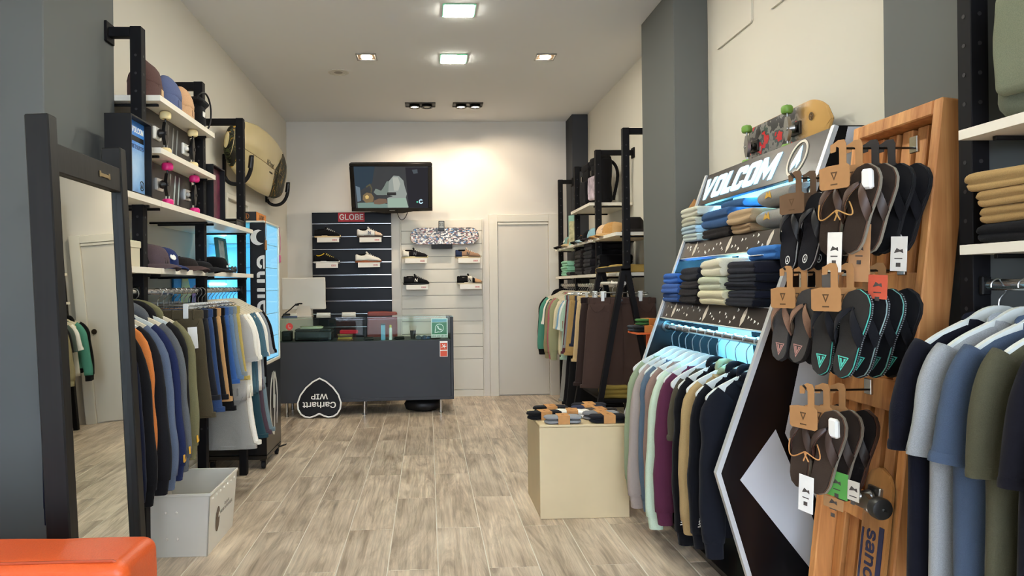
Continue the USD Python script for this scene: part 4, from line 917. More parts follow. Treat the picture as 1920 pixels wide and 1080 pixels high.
# sticker-covered deck on the white slat wall
M_stick = usdkit.material(stage, '/World/Looks/stickers', {"g": ("texture_coordinate", {}), "m": ("mapping", {"scale": (1.0, 1.0, 1.6)}), "v": ("voronoi_texture", {"scale": 52.0, "metric": "chebychev", "feature": "f1", "randomness": .75}), "r": ("rgb_ramp", {"ramp": [(0, tuple(lin('#1c1a1c'))), (.16, tuple(lin('#e6dfd6'))), (.30, tuple(lin('#3a3a42'))), (.42, tuple(lin('#c9b8a6'))), (.54, tuple(lin('#8b4a48'))), (.63, tuple(lin('#efe9e2'))), (.74, tuple(lin('#6d6560'))), (.84, tuple(lin('#3c78a8'))), (.9, tuple(lin('#c8a99a')))], "interpolate": False}),
    "s": ("separate_color", {}), "n": ("noise_texture", {"scale": 160.0, "detail": 1.0}), "r2": ("rgb_ramp", {"ramp": [(.42, (.5, .5, .5)), (.55, (1.15, 1.15, 1.15))]}), "mx": ("mix", {"mix_type": "multiply", "fac": .8}), "p": ("principled_bsdf", {"roughness": .3})},
    [("g.object", "m.vector"), ("m.vector", "v.vector"), ("v.color", "s.color"), ("s.r", "r.fac"), ("g.object", "n.vector"), ("n.fac", "r2.fac"), ("r.color", "mx.color1"), ("r2.color", "mx.color2"), ("mx.color", "p.base_color")], surface="p.BSDF")
T = thing('skateboard_deck', 'skateboard deck covered in stickers on the white slat wall', 'skateboard deck', None, (.198, YB - .075, 1.868))
stp = LineString([(-.30, 0), (.30, 0)]).buffer(.098, quad_segs=12)
P(T, 'deck', prism(stp, .010, **FRONT), plain('#8d6b44', .5)); P(T, 'sticker_print', prism(stp.buffer(-.003), .0012, **FRONT, o=(0, -.0099, 0)), M_stick)
T = thing('deck_bracket', 'black metal bracket under the sticker-covered deck', 'bracket', None, (.165, YB - .024, 1.742)); P(T, 'ledge', bb(-.12, .12, -.075, -.002, -.004, .026, .002), M_black); P(T, 'lip', bb(-.12, .12, -.08, -.074, -.022, .03, .002), M_black)
T = thing('thermometer', 'small black digital thermometer on top of the sticker-covered deck', 'thermometer', None, (.163, YB - .085, 1.925)); P(T, 'case', bb(-.034, .034, -.022, -.004, 0, .118, .004), M_blackm); P(T, 'screen', bb(-.026, .026, -.0235, -.021, .035, .108, .001), plain('#8f9088', .3)); P(T, 'digits', basis(text('21', .03, .0006, True), **FRONT, o=(0, -.0235, .075)), plain('#4b4c48'))

# television, tilted towards the room
T = thing('television', 'black flat television on the back wall showing a person with a brass kettle', 'television', None, (-.395, 7.94, 2.394))
TB = dict(ex=(1, 0, 0), ey=(0, -.43, .903), ez=(0, -.903, -.43))
tb = lambda m: basis(m, **TB)
Mg = plain('#0c0b0d', .12, spec=.6)
P(T, 'housing', tb(bb(-.452, .452, -.27, .279, -.06, 0, .012)), M_black)
P(T, 'bezel', tb(cat_([bb(-.455, .455, .245, .281, -.01, .012, .006), bb(-.455, -.408, -.235, .245, -.01, .012, .006), bb(.408, .455, -.235, .245, -.01, .012, .006), prism(Polygon([(-.455, -.235), (-.455, -.272), (-.25, -.275), (-.08, -.297), (.12, -.297), (.24, -.275), (.455, -.272), (.455, -.235)]), .02, ex=(1, 0, 0), ey=(0, 1, 0), ez=(0, 0, 1), o=(0, 0, -.008))])), Mg)
scr = P(T, 'screen', tb(bb(-.41, .41, -.237, .247, -.006, .002, 0)), usdkit.material(stage, '/World/Looks/screen', {"d": ("principled_bsdf", {"base_color": (.004, .004, .005), "roughness": .12}), "e": ("emission", {"color": tuple(lin('#34383c')), "strength": .35}), "a": ("add_closure", {})}, [("d.BSDF", "a.closure1"), ("e.emission", "a.closure2")], surface="a.closure"))
def lit(h, s=1.0):
    k = ('lit', h, s)
    if k not in _mats: _mats[k] = glow(f'/World/Looks/lit_{len(_mats):03d}', tuple(lin(h)), s)
    return _mats[k]
_pz = [.0022]
def pic(nm, pts, h, sm=True):
    _pz[0] += .00006
    p = np.array(pts, float); q = np.stack([(p[:, 0] - 915) / 1370 * .82, -(p[:, 1] - 500) / 750 * .484 + .005], 1)
    poly = Polygon(q).buffer(0)
    if sm: poly = poly.buffer(-.004).buffer(.008).buffer(-.004)
    poly = poly.intersection(sbox(-.409, -.236, .409, .246))
    P(scr, nm, tb(prism(poly, .0003, ex=(1, 0, 0), ey=(0, 1, 0), ez=(0, 0, 1), o=(0, 0, _pz[0]))), lit(h, .42))
pic('picture_shape', [(230, 130), (620, 130), (560, 420), (330, 560), (250, 620)], '#303c46'); pic('picture_shape', [(1180, 150), (1600, 150), (1600, 870), (1230, 870)], '#2b2a2e')
pic('picture_shape', [(270, 780), (560, 770), (850, 800), (850, 870), (270, 870)], '#70857c'); pic('picture_shape', [(250, 470), (330, 500), (340, 740), (270, 760)], '#62707a')
pic('picture_shape', [(860, 400), (960, 290), (1060, 300), (1140, 380), (1160, 480), (1200, 620), (1180, 680), (1220, 870), (830, 870), (830, 690), (950, 660), (860, 640), (830, 560)], '#8b918b')
pic('picture_shape', [(620, 520), (720, 560), (780, 480), (830, 390), (870, 390), (850, 640), (640, 640), (580, 590)], '#727c74'); pic('picture_shape', [(840, 700), (1170, 690), (1225, 865), (840, 865)], '#8fa394')
pic('picture_shape', [(940, 320), (1040, 320), (1080, 440), (1040, 560), (960, 560)], '#a3a69c'); pic('picture_shape', [(380, 640), (450, 590), (540, 610), (580, 680), (560, 760), (430, 780), (370, 720)], '#77654a')
pic('picture_shape', [(415, 660), (455, 635), (490, 660), (480, 700), (430, 710)], '#c9ab6c'); pic('picture_shape', [(440, 480), (520, 430), (560, 520), (540, 600), (520, 590), (535, 510), (500, 470), (450, 510)], '#54503f')
pic('picture_shape', [(570, 740), (680, 700), (810, 710), (830, 780), (680, 810), (580, 800)], '#6f5a4b'); pic('picture_shape', [(1300, 190), (1400, 180), (1410, 250), (1330, 260)], '#4a5055')
pic('picture_shape', [(1460 + 42 * math.cos(a), 760 + 42 * math.sin(a)) for a in np.linspace(.3, 5.6, 20)] + [(1460 + 22 * math.cos(a), 760 + 22 * math.sin(a)) for a in np.linspace(5.6, .3, 20)], '#bfe0ee', False)
pic('picture_shape', [(1390 + 16 * math.cos(a), 768 + 16 * math.sin(a)) for a in np.linspace(0, 6, 12)], '#5fc9a4', False)
P(T, 'maker_mark', tb(basis(text('LG', .012, .0006), (1, 0, 0), (0, 1, 0), (0, 0, 1), (.0, -.262, .0122))), M_steel) if False else P(T, 'power_light', tb(bb(-.03, .03, -.267, -.259, .0121, .0128, 0)), M_steel)
P(T, 'wall_bracket', cat_([bb(-.05, .05, .02, YB - 7.94 - .001, -.08, .08, .004), bb(-.15, .15, YB - 7.94 - .02, YB - 7.94 - .001, -.18, .18, .004)]), M_black)
P(T, 'cable', tube(curve([(.06, .10, -.22), (.07, .14, -.31), (.11, .2, -.34), (.15, .22, -.30), (.15, .23, -.2)], 20), .004, 6), M_black)

# ---- counter
CR, CX, CY = .055, -.622, 7.15
def cth(name, label, cat, x, y, z=0., rz=0., group=None):
    c, s = math.cos(CR), math.sin(CR)
    return thing(name, label, cat, group, (CX + c * x - s * y, CY + s * x + c * y, z), CR + rz)
M_ctr = plain('#34363b', .5, spec=.35)
T = cth('counter', 'slate grey sales counter with glass display top on metal legs', 'counter', 0, 0)
CW, CD = .875, .55
P(T, 'front_panel', bb(-CW, CW - .03, 0, .02, .15, .745, .003), M_ctr)
P(T, 'base_rail', bb(-CW, CW, -.004, .016, .143, .175, .002), M_ctr)
P(T, 'cabinet', bb(-CW, CW - .03, .021, CD, .15, .74, .003), M_ctr)
P(T, 'end_panel', bb(CW - .03, CW, -.002, CD, .145, .978, .003), M_ctr, 'dark end panel rising to the glass top')
P(T, 'display_floor', bb(-CW, CW - .03, .004, CD, .7405, .748, .001), plain('#2f3138', .5))
P(T, 'front_glass', bb(-CW + .006, CW - .031, .004, .010, .7485, .972, 0), M_paneg)
P(T, 'side_glass', bb(-CW, -CW + .006, .010, CD, .7485, .972, 0), M_paneg)
P(T, 'glass_top', bb(-CW, CW, 0, CD, .979, .987, .001), pane('/World/Looks/pane_top', (.80, .93, .88)))
P(T, 'corner_post', cat_([bb(-CW, -CW + .012, .0, .012, .7485, .979, .001)]), M_alu)
for x in (-.80, -.03, .745):
    for y in (.06, .48): P(T, 'leg', lathe([(.022, 0), (.022, .006), (.015, .008), (.015, .143), (.02, .15)], 14, o=(x, y, 0)), M_chrome)
st = P(T, 'sticker', bb(.735, .815, -.0025, -.0003, .575, .735, .0005), M_paper, 'orange and white sticker with arrow emblem')
P(st, 'panel', cat_([bb(.74, .81, -.0034, -.0024, .645, .715, 0), bb(.74, .81, -.0034, -.0024, .58, .635, 0)]), plain('#d9512c', .5))
P(st, 'emblem', basis(prism(unary_union([LineString([(0, 0), (.024 * math.cos(a), .024 * math.sin(a))]).buffer(.0035) for a in (0, 1.0, 2.1, 3.6, 5.3)]), .0006), **FRONT, o=(.775, -.0034, .68)), M_paper)
P(st, 'lettering', basis(text('amazon' if False else 'PUNTO', .011, .0005, True), **FRONT, o=(.775, -.0034, .607)), M_paper) if False else None
bd = P(T, 'sticker', basis(lathe([(.001, 0), (.035, 0), (.035, .0015), (.001, .0016)], 24), **FRONT, o=(-.76, .0036, .905)), plain('#cf3d3a', .5), 'round red sticker with white letter')
P(bd, 'letter', basis(text('L', .03, .0006, True), **FRONT, o=(-.758, .0018, .905)), M_paper)
# message card with phone emblem inside the glass
T = cth('message_card', 'green and white card with a speech bubble phone emblem inside the counter glass', 'sign', .735, .016, .7485)
P(T, 'card', bb(-.085, .085, 0, .003, .02, .215, .0005), M_paper)
P(T, 'panel', bb(-.075, .075, -.0008, 0, .055, .175, 0), plain('#1f7a4c', .5))
bub = Point(0, 0).buffer(.044).union(Polygon([(-.043, -.005), (-.05, -.05), (-.005, -.043)])).difference(Point(0, 0).buffer(.037).union(Polygon([(-.034, -.012), (-.041, -.041), (-.012, -.034)])))
hs = LineString([(-.017, .018), (-.012, .0), (0, -.012), (.018, -.017)]).buffer(.006).union(Point(-.016, .014).buffer(.008)).union(Point(.014, -.016).buffer(.008))
P(T, 'emblem', basis(prism(bub.union(hs), .0008), **FRONT, o=(.0, -.0008, .117)), M_paper); P(T, 'lettering', basis(text('601 28 1B 25', .018, .0006), **FRONT, o=(0, 0, .036)), plain('#50565a'))
P(T, 'panel', bb(-.075, .075, -.0008, 0, .178, .208, 0), plain('#7fb4cc', .5))
# things inside and on the counter
T = cth('printer', 'black printer inside the left end of the counter glass', 'printer', -.54, .28, .7485); P(T, 'body', bb(-.19, .19, -.14, .14, 0, .10, .012), plain('#1d1d1f', .4)); P(T, 'paper_tray', bb(-.15, .15, -.17, -.10, .015, .03, .003), M_black); P(T, 'scanner_lid', bb(-.185, .185, -.135, .135, .101, .118, .005), plain('#232326', .35))
T = cth('card_reader', 'black card reader at the far left inside the counter glass', 'card reader', -.81, .22, .7485); P(T, 'body', bb(-.05, .05, -.06, .06, 0, .10, .008), M_black); P(T, 'screen', bb(-.03, .03, -.062, -.0595, .055, .085, .001), plain('#35393d', .2))
T = cth('paper_stack', 'stack of cream papers on top of the printer', 'papers', -.57, .27, .867)
for k in range(4): P(T, 'sheet', rot(bb(-.11, .11, -.08, .08, k * .006, k * .006 + .005, .001), .08 * k, (0, 0, 1)), plain(['#dcd3b8', '#cfc8b4', '#e4ddc8', '#bfb59b'][k], .8))
T = cth('wallet_pack', 'brown and yellow cardboard packs beside the printer', 'packs', -.22, .14, .7485)
for k, c in enumerate(('#8a6a44', '#c0a24a', '#5d5244', '#a8895c')): P(T, 'pack', rot(bb(-.07, .07, -.04, .04, k * .017, k * .017 + .016, .002), .25 * k - .3, (0, 0, 1)), plain(c, .7))
T = cth('folded_shirt', 'bright red folded cloth on the packs inside the counter', 'cloth', -.18, .15, .8175); P(T, 'folded_cloth', folded(.18, .12, .032, 2, 3), cloth('#c4283c'), smooth=50)
T = cth('spray_can', 'pale blue upright carton in the middle of the counter glass', 'carton', .165, .10, .7485); P(T, 'carton', bb(-.022, .022, -.018, .018, 0, .15, .002), plain('#79b2d0', .5)); P(T, 'lid', bb(-.023, .023, -.019, .019, .151, .165, .002), plain('#2b3a44', .5))
T = cth('white_tube', 'slim white tube beside the pale blue carton', 'tube', .24, .10, .7485); P(T, 'tube', lathe([(.016, 0), (.017, .01), (.017, .11), (.012, .125)], 16), M_paper); P(T, 'cap', lathe([(.012, .1255), (.012, .15), (.009, .152)], 14), plain('#d8c95a', .5))
T = cth('drinking_glass', 'small drinking glass with dark contents in the counter', 'glass', .47, .12, .7485); P(T, 'glass', lathe([(.028, 0), (.036, .14), (.034, .14), (.027, .006), (.001, .006)], 20), M_pane); P(T, 'contents', lathe([(.024, .0065), (.03, .09), (.001, .09)], 18), plain('#3c3a36', .6))
for k, (x, c, lab) in enumerate(((.02, '#1b1b1d', 'black leather strap lying left of the pale blue carton'), (.33, '#17171a', 'black wallet lying between white tube and glass'), (.60, '#4b5a78', 'blue patterned wallet lying right of the drinking glass'), (.70, '#5a4a44', 'brown wallet lying under the phone message card'))):
    T = cth('wallet', lab, 'wallet', x, .11, .7485, .3 * k); P(T, 'body', wob(bx((0, 0, .012), (.10, .07, .022), .006), .003, 25), plain(c, .6), smooth=40); P(T, 'flap', wob(bx((0, -.005, .028), (.096, .055, .008), .003), .003, 25), plain(c, .55), smooth=40)
T = cth('sunglasses', 'pale framed sunglasses inside the counter near the drinking glass', 'sunglasses', .555, .07, .7485)
for s in (-1, 1): P(T, 'lens', basis(prism(affinity.scale(Point(0, 0).buffer(.024), 1.1, .85), .003), **FRONT, o=(s * .03, 0, .023)), plain('#2a2c30', .1)); P(T, 'temple', tube([(s * .058, 0, .03), (s * .06, .05, .03), (s * .055, .10, .01)], .0025, 6), M_paper)
P(T, 'bridge', tube([(-.012, 0, .03), (0, -.002, .034), (.012, 0, .03)], .0025, 6), M_paper)
# all-in-one computer seen from behind, on the counter
T = cth('desktop_computer', 'white all-in-one computer seen from behind on the counter', 'computer', -.655, .36, .9875)
P(T, 'screen_back', rot(cushion((0, 0, .24), (.45, .03, .335), .012), .10, (1, 0, 0), (0, 0, .1)), plain('#cfcac0', .5), smooth=True)
P(T, 'stand', loft([[(x * w, y + yo, z) for x, y in ((-1, -.004), (1, -.004), (1, .004), (-1, .004))] for z, w, yo in ((.001, .085, -.10), (.01, .085, -.10), (.05, .08, -.05), (.11, .06, -.022))]), plain('#b5aea2', .45))
P(T, 'foot', bb(-.09, .09, -.12, .08, 0, .008, .002), plain('#b5aea2', .45))
T = cth('cable', 'black cable and clip sprouting beside the computer', 'cable', -.76, .22, .9875); P(T, 'cable', tube(curve([(-.10, 0, .004), (-.06, 0, .05), (-.02, .01, .08), (.03, .0, .125), (.09, 0, .14)], 20), .006, 6), M_black); P(T, 'clip', cat_([bb(-.09, -.02, -.012, .012, .02, .04, .004), bb(.03, .07, -.01, .01, .12, .14, .004), bb(.075, .105, -.01, .01, .132, .146, .004)]), M_black)
T = cth('notebook', 'blue and white notebooks at the left end of the counter top', 'notebook', -.80, .30, .9875); P(T, 'cover', bb(-.07, .09, -.07, .07, 0, .012, .002), plain('#4a567a', .6)); P(T, 'pages', bb(-.06, .08, -.065, .065, .0125, .04, .002), plain('#d7d2c6', .8))
for k, (x, lab) in enumerate(((-.45, 'stack of white leaflets on the counter beside the computer'), (-.19, 'stack of white booklets near the middle of the counter top'))):
    T = cth('leaflet_stack', lab, 'leaflets', x, .30, .9875)
    for q in range(3): P(T, 'leaflet', rot(bb(-.07, .07, -.05, .05, q * .013, q * .013 + .0125, .001), .05 * q, (0, 0, 1)), plain(['#b9b4aa', '#dcd8ce', '#e6e2d8'][q], .7))
# chair behind
T = thing('office_chair', 'dark red chair behind the counter glass', 'chair', None, (-.52, 7.93, 0)); P(T, 'backrest', wob(cushion((0, .13, .83), (.34, .06, .36), .025), .003, 10), plain('#7d3730', .5), smooth=True); P(T, 'seat', cushion((0, -.02, .5), (.40, .26, .08), .03), plain('#7d3730', .5), smooth=True); P(T, 'column', lathe([(.025, .06), (.025, .46)], 12), M_dsteel)
P(T, 'base', cat_([tube([(0, 0, .08), (.17 * math.cos(a), .13 * math.sin(a), .05)], .014, 8) for a in np.arange(5) * 1.2566]), M_black)
P(T, 'back_post', tube(curve([(0, .05, .46), (0, .155, .55), (0, .165, .75)], 12), .015, 8), M_dsteel)
T = thing('bin_bag', 'black round-bottomed bag on the floor under the counter', 'bag', None, (-.06, 7.45, 0)); P(T, 'bag', wob(lathe([(.10, 0), (.18, .02), (.2, .07), (.17, .12), (.05, .135)], 24), .012, 12), plain('#121214', .5), smooth=True); P(T, 'knot', wob(lathe([(.03, .128), (.02, .138), (.008, .143)], 12), .003, 30), plain('#121214', .5))
# heart shaped sign leaning on the counter
hp = [(0, .40), (.07, .365), (.14, .305), (.195, .23), (.222, .15), (.215, .085), (.185, .035), (.14, .006), (.09, 0), (.045, .012), (0, .035)]
hp = hp + [(-x, z) for x, z in hp[-2:0:-1]]
T = thing('heart_sign', 'black heart-shaped sign with white outline standing upside down against the counter', 'sign', None, (-1.085, 7.045, 0))
H_ = Polygon(hp).buffer(.004).buffer(-.004)
lean = lambda m: rot(m, -.12, (1, 0, 0))
P(T, 'board', lean(prism(H_, .012, **FRONT, o=(0, .006, .002))), plain('#121114', .5, spec=.25)); P(T, 'outline', lean(prism(H_.buffer(-.002).difference(H_.buffer(-.017)), .0015, **FRONT, o=(0, -.0058, .002))), M_paper)
P(T, 'lettering', lean(basis(rot(text('Carhartt', .056, .0015, True, squeeze=1.12), math.pi, (0, 0, 1)), **FRONT, o=(0, -.0058, .13))), M_paper); P(T, 'lettering', lean(basis(rot(text('WIP', .05, .0015, True, squeeze=1.2), math.pi, (0, 0, 1)), **FRONT, o=(0, -.0058, .212))), M_paper)
# ================================================================ right wall: far rack, pedestal
RX = 1.50
for k, (y, d) in enumerate(((5.30, 'nearest post, beside the slate column'), (6.17, 'second post from the column'), (7.05, 'third post, behind the backpacks'), (7.93, 'farthest post, beside the back door'))):
    gallows('rack_post', f'black square steel rack post on the right wall, {d}', RX, y, XR if y < 7.9 else 1.64, group='right rack posts')
rp = [(RX, 5.30), (RX, 6.17), (RX, 7.05), (RX, 7.93)]
RF = 1.43
shelf('small white shelf carrying the backpacks, highest on the right wall', RF, XR - .005, 6.20, 7.02, 2.015, 1, [])
for nm, z in (('cap', 1.69), ('folded clothes', 1.382)):
    for k, (a, b) in enumerate(((5.335, 6.135), (6.205, 7.015), (7.085, 7.90))):
        shelf(f'white {nm} shelf on the right rack, ' + ('section next to the slate column', 'middle section', 'section nearest the back door')[k], RF, XR - .005 if b < 7.5 else 1.63, a, b, z, 1, [])
for k, (a, b) in enumerate(((6.195, 7.025), (7.075, 7.905), (5.325, 6.145))):
    rail('white clothes rail on the right rack, ' + ('middle section under the dark folded stacks', 'section by the door', 'section by the slate column')[k], RX, a, b, RZ, M_white)
G = [(7.82, 'hoodie', '#19191b', 'hoodie', 'black hoodie beside the back door, farthest garment on the right rack'), (7.73, 'sweater', '#4f8c78', 'sweatshirt', 'mint green sweatshirt with black hem by the back door'), (7.62, 'tee', '#e9e5da', 't-shirt', 'white t-shirt between green sweatshirt and grey green t-shirt'),
     (7.52, 'tee', '#55605a', 't-shirt', 'grey green t-shirt by the back door'), (7.42, 'tee', '#232427', 't-shirt', 'black t-shirt right of the grey green one'), (7.32, 'shirt', '#8f8462', 'shirt', 'khaki shirt on the right rack'), (7.22, 'shirt', '#a8616a', 'shirt', 'rose red shirt on the right rack'), (7.13, 'shirt', '#9a9a78', 'shirt', 'sage shirt on the right rack'),
     (6.96, 'tee', '#e0d3ae', 't-shirt', 'cream yellow t-shirt on the right rack'), (6.87, 'tee', '#c7c3a8', 't-shirt', 'pale beige t-shirt on the right rack'), (6.78, 'tee', '#7fa4bf', 't-shirt', 'light blue t-shirt on the right rack'), (6.69, 'tee', '#dfe3dc', 't-shirt', 'off-white t-shirt beside the light blue one'), (6.60, 'tee', '#a9c2b0', 't-shirt', 'pale mint t-shirt with printed patch on the right rack')]
for k, (y, kd, c, cat, lab) in enumerate(G):
    T = top({'hoodie': 'hoodie', 'sweater': 'sweatshirt', 'tee': 't_shirt', 'shirt': 'shirt'}[kd], lab, cat, c, (RX - .01, y, HZ), rz=-.05, W=.21, L=.66 if kd != 'tee' else .68, kind=kd, t=.025, seed=100 + k, long=.72, sl_y=-.012, rib='#1a1a1c' if 'black hem' in lab else None)
    hanger('cream', 'cream wooden hanger inside the ' + lab.split(' by the')[0].split(' beside')[0].split(' between')[0].split(' right of')[0].split(' on the')[0].split(' with')[0] + ', right rack', (RX - .01, y, HZ), -.05)
    if 'patch' in lab: P(T, 'printed_patch', bb(-.24, -.17, -.036, -.030, -.40, -.33, .001), plain('#8a6a58', .8, var=.4, bscale=30))
G2 = [(6.49, '#9fb8a4', 'mint green trousers on the right rack', .68), (6.42, '#5a2f38', 'maroon shorts on the right rack', .62), (6.35, '#83868a', 'grey shorts on the right rack', .56), (6.28, '#a98a58', 'tan shorts on the right rack', .62), (6.04, '#2b3142', 'navy shorts on the right rack', .52), (5.95, '#cbb083', 'sand beige shorts on the right rack', .64)]
for k, (y, c, lab, L) in enumerate(G2):
    legs_garment('trousers' if 'trousers' in lab else 'shorts', lab, 'trousers' if 'trousers' in lab else 'shorts', c, (RX - .03, y, HZ), rz=-.10, W=.21, L=L, t=.022, seed=130 + k)
    hanger('clip', 'metal clip hanger gripping the ' + lab, (RX - .03, y, HZ), -.10)
rail('low black clothes rail on the right rack, holding the black trousers', RX, 6.195, 7.025, .80, M_blackm)
for k, (y, c, lab) in enumerate(((6.3, '#1b1b1e', 'black trousers on the low right rail, nearest pair'), (6.45, '#1f1e22', 'black trousers on the low right rail, middle pair'), (6.62, '#8d8a86', 'pale grey trousers on the low right rail'))):
    legs_garment('trousers', lab, 'trousers', c, (RX - .02, y, .797), rz=-.1, W=.21, L=.60, t=.03, seed=150 + k); hanger('clip', 'metal clip hanger gripping the ' + lab, (RX - .02, y, .797), -.1)
# A-frame stand with the dark brown shorts
T = thing('clothes_stand', 'black A-frame clothes stand in front of the slate column', 'clothes stand', None, (1.365, 5.2, 0))
def flat_bar(a, b, w, t, y):
    a, b = np.array(a, float), np.array(b, float); d = (b - a) / np.linalg.norm(b - a); n = np.array([-d[1], d[0]])
    poly = Polygon([a + n * t / 2, b + n * t / 2, b - n * t / 2, a - n * t / 2])
    return prism(poly, w, ex=(1, 0, 0), ey=(0, 0, 1), ez=(0, -1, 0), o=(0, y + w / 2, 0))
for y in (-.34, .34):
    for s in (-1, 1): P(T, 'leg', flat_bar((s * .012, 1.40), (s * .275, 0), .04, .035, y), M_matt)
P(T, 'top_bar', bb(-.035, .035, -.36, .36, 1.385, 1.42, .003), M_matt)
P(T, 'rail', cyl((0, -.32, 1.30), (0, .32, 1.30), .013, 14), M_white)
P(T, 'shelf_board', bb(-.16, .10, -.33, .33, .47, .49, .003), M_matt)
for k, (y, lab) in enumerate(((-.24, 'long dark brown shorts, front pair on the A-frame stand'), (-.16, 'long dark brown shorts, second pair on the A-frame stand'), (-.08, 'dark brown shorts hanging in the middle of the A-frame stand'), (.0, 'dark brown shorts hanging at the back of the A-frame stand'))):
    yy = 5.2 + y; xx = 1.365 + (.0, .03, -.02, .0)[k]
    legs_garment('shorts', lab, 'shorts', ('#45352f', '#40302b', '#3c2e2a', '#3c2e2a')[k], (xx, yy, 1.2985), rz=(-.22, -.1, -.05, 0)[k], W=.235, L=.74, t=.022, seed=160 + k, zt=-.10, wb='#2a2020' if k else None)
    hanger('clip', 'metal clip hanger gripping the ' + lab, (xx, yy, 1.2985), (-.22, -.1, -.05, 0)[k])
T = thing('folded_cloth', 'mustard folded cloth on the lower board of the A-frame stand', 'clothes', None, (1.31, 5.02, .4905), -.1); P(T, 'folded_cloth', folded(.18, .22, .09, 3, 5), cloth('#8f7a3c'), smooth=50)
T = thing('wire_basket', 'grey wire basket on the lower board of the A-frame stand', 'basket', None, (1.38, 5.12, .4905))
P(T, 'rim', tube([(-.08, -.06, .10), (.08, -.06, .10), (.08, .14, .10), (-.08, .14, .10)], .004, 6, closed=True), M_steel); P(T, 'wire', cat_([tube([(x, -.12, .10), (x, -.11, .003), (x, .11, .003), (x, .12, .10)], .0018, 5) for x in np.linspace(-.075, .075, 9)] + [tube([(-.08, y, .10), (-.075, y, .003), (.075, y, .003), (.08, y, .10)], .0018, 5) for y in np.linspace(-.1, .1, 9)]), M_steel, kind='stuff')
# orange sock stand
M_or = plain('#d8642a', .5)
T = thing('sock_stand', 'slim orange stand with a tray of socks beside the brown shorts', 'stand', None, (1.365, 4.36, 0)); P(T, 'post', bb(-.012, .012, -.012, .012, .012, .985, .002), M_or); P(T, 'foot', bb(-.12, .12, -.12, .12, 0, .012, .003), M_or); P(T, 'tray', bb(-.10, .10, -.10, .10, .985, .997, .002), M_or)
def socks(label, o, rz, c1, band='#c08a52', L=.17, W=.085, H=.04, c2=None, n=2, seed=0, group=None):
    T = thing('sock_pack', label, 'socks', group, o, rz)
    for s in (-1, 1):
        for k in range(n):
            h = H / n; c = c1 if s < 0 else (c2 or c1)
            a, b = selli(18, .8); R = []
            for q in np.linspace(.16, 1, 8):
                w = W / 2 * (1 if q < .7 else math.sqrt(max(1 - ((q - .7) / .3) ** 2, .02))); t = h / 2 * (1.05 if q < .8 else max(.3, 1.05 - (q - .8) * 3))
                R.append(np.stack([np.full(18, s * q * L / 2 + .004 * k * s), w * a, k * h + h / 2 + t * b], 1))
            P(T, 'sock', wob(loft(R), .002, 30, seed + k), cloth(c), smooth=True)
    P(T, 'paper_band', cat_([bb(-L * .16, L * .16, -W / 2 - .003, W / 2 + .003, H, H + .0015, 0), bb(-L * .16, L * .16, -W / 2 - .003, -W / 2 - .0015, 0.001, H, 0), bb(-L * .16, L * .16, W / 2 + .0015, W / 2 + .003, 0.001, H, 0)]), plain(band, .8, var=.06, bscale=40), 'printed kraft paper band')
    P(T, 'printed_logo', cat_([basis(prism(affinity.scale(Point(0, 0).buffer(.008), 1, .55), .0004), (1, 0, 0), (0, 1, 0), (0, 0, 1), (0, 0, H + .0015)), bb(-.012, .012, -.02, -.017, H + .0014, H + .0018, 0)]), plain('#7d4f28', .8))
    return T
for k, (dx, dy, dz, c, lab) in enumerate(((-.02, -.05, 0, '#212225', 'dark sock pack with orange band on the orange tray, nearest'), (-.03, .045, 0, '#3b3f44', 'grey sock pack with orange band on the orange tray'), (.0, -.01, .042, '#3f6b38', 'green and black sock pack on top of the orange tray'))):
    socks(lab, (1.365 + dx, 4.36 + dy, .9975 + dz), .2 * k - .1, c, '#cc7a34', seed=k)
# pedestal
T = thing('pedestal', 'cream square pedestal carrying sock packs in the aisle', 'pedestal', None, (.855, 4.145, 0))
M_ped = plain('#cdb993', .5, spec=.35, var=.03, bscale=6)
P(T, 'carcass', bb(-.247, .247, -.245, .247, 0, .505, .003), M_ped); P(T, 'top_board', bb(-.249, .249, -.249, .249, .506, .52, .003), M_ped); P(T, 'front_board', bb(-.249, .249, -.2495, -.2455, .001, .505, .001), M_ped)
PZ = .5205
SK = [(.745, 3.945, '#8b8c8e', None, 0, 'grey sock pack at the near left corner of the pedestal'), (.665, 4.085, '#18181a', None, .15, 'black sock pack at the left edge of the pedestal'), (.83, 4.11, '#e9e4d8', '#efece4', -.1, 'white sock pack in the middle of the pedestal'), (.73, 4.255, '#19191c', '#26262b', .05, 'black and charcoal sock pack at the far left of the pedestal'),
      (1.0, 3.945, '#202127', '#1b1b1f', 0, 'dark navy sock pack at the near right corner of the pedestal'), (.985, 4.045, '#77787c', '#8c8d90', .06, 'pale grey sock pack, second row on the right of the pedestal'), (1.0, 4.14, '#4a423c', '#3a3430', .1, 'brown grey sock pack, third row on the right of the pedestal'), (.955, 4.23, '#2a3048', '#22283c', .02, 'blue sock pack near the far right of the pedestal'), (.98, 4.325, '#26262e', '#2e2e38', 0, 'blue black sock pack at the far right corner of the pedestal')]
for k, (x, y, a, b, rz, lab) in enumerate(SK): socks(lab, (x, y, PZ), rz, a, c2=b, seed=20 + k, L=.205, W=.088, H=.046)
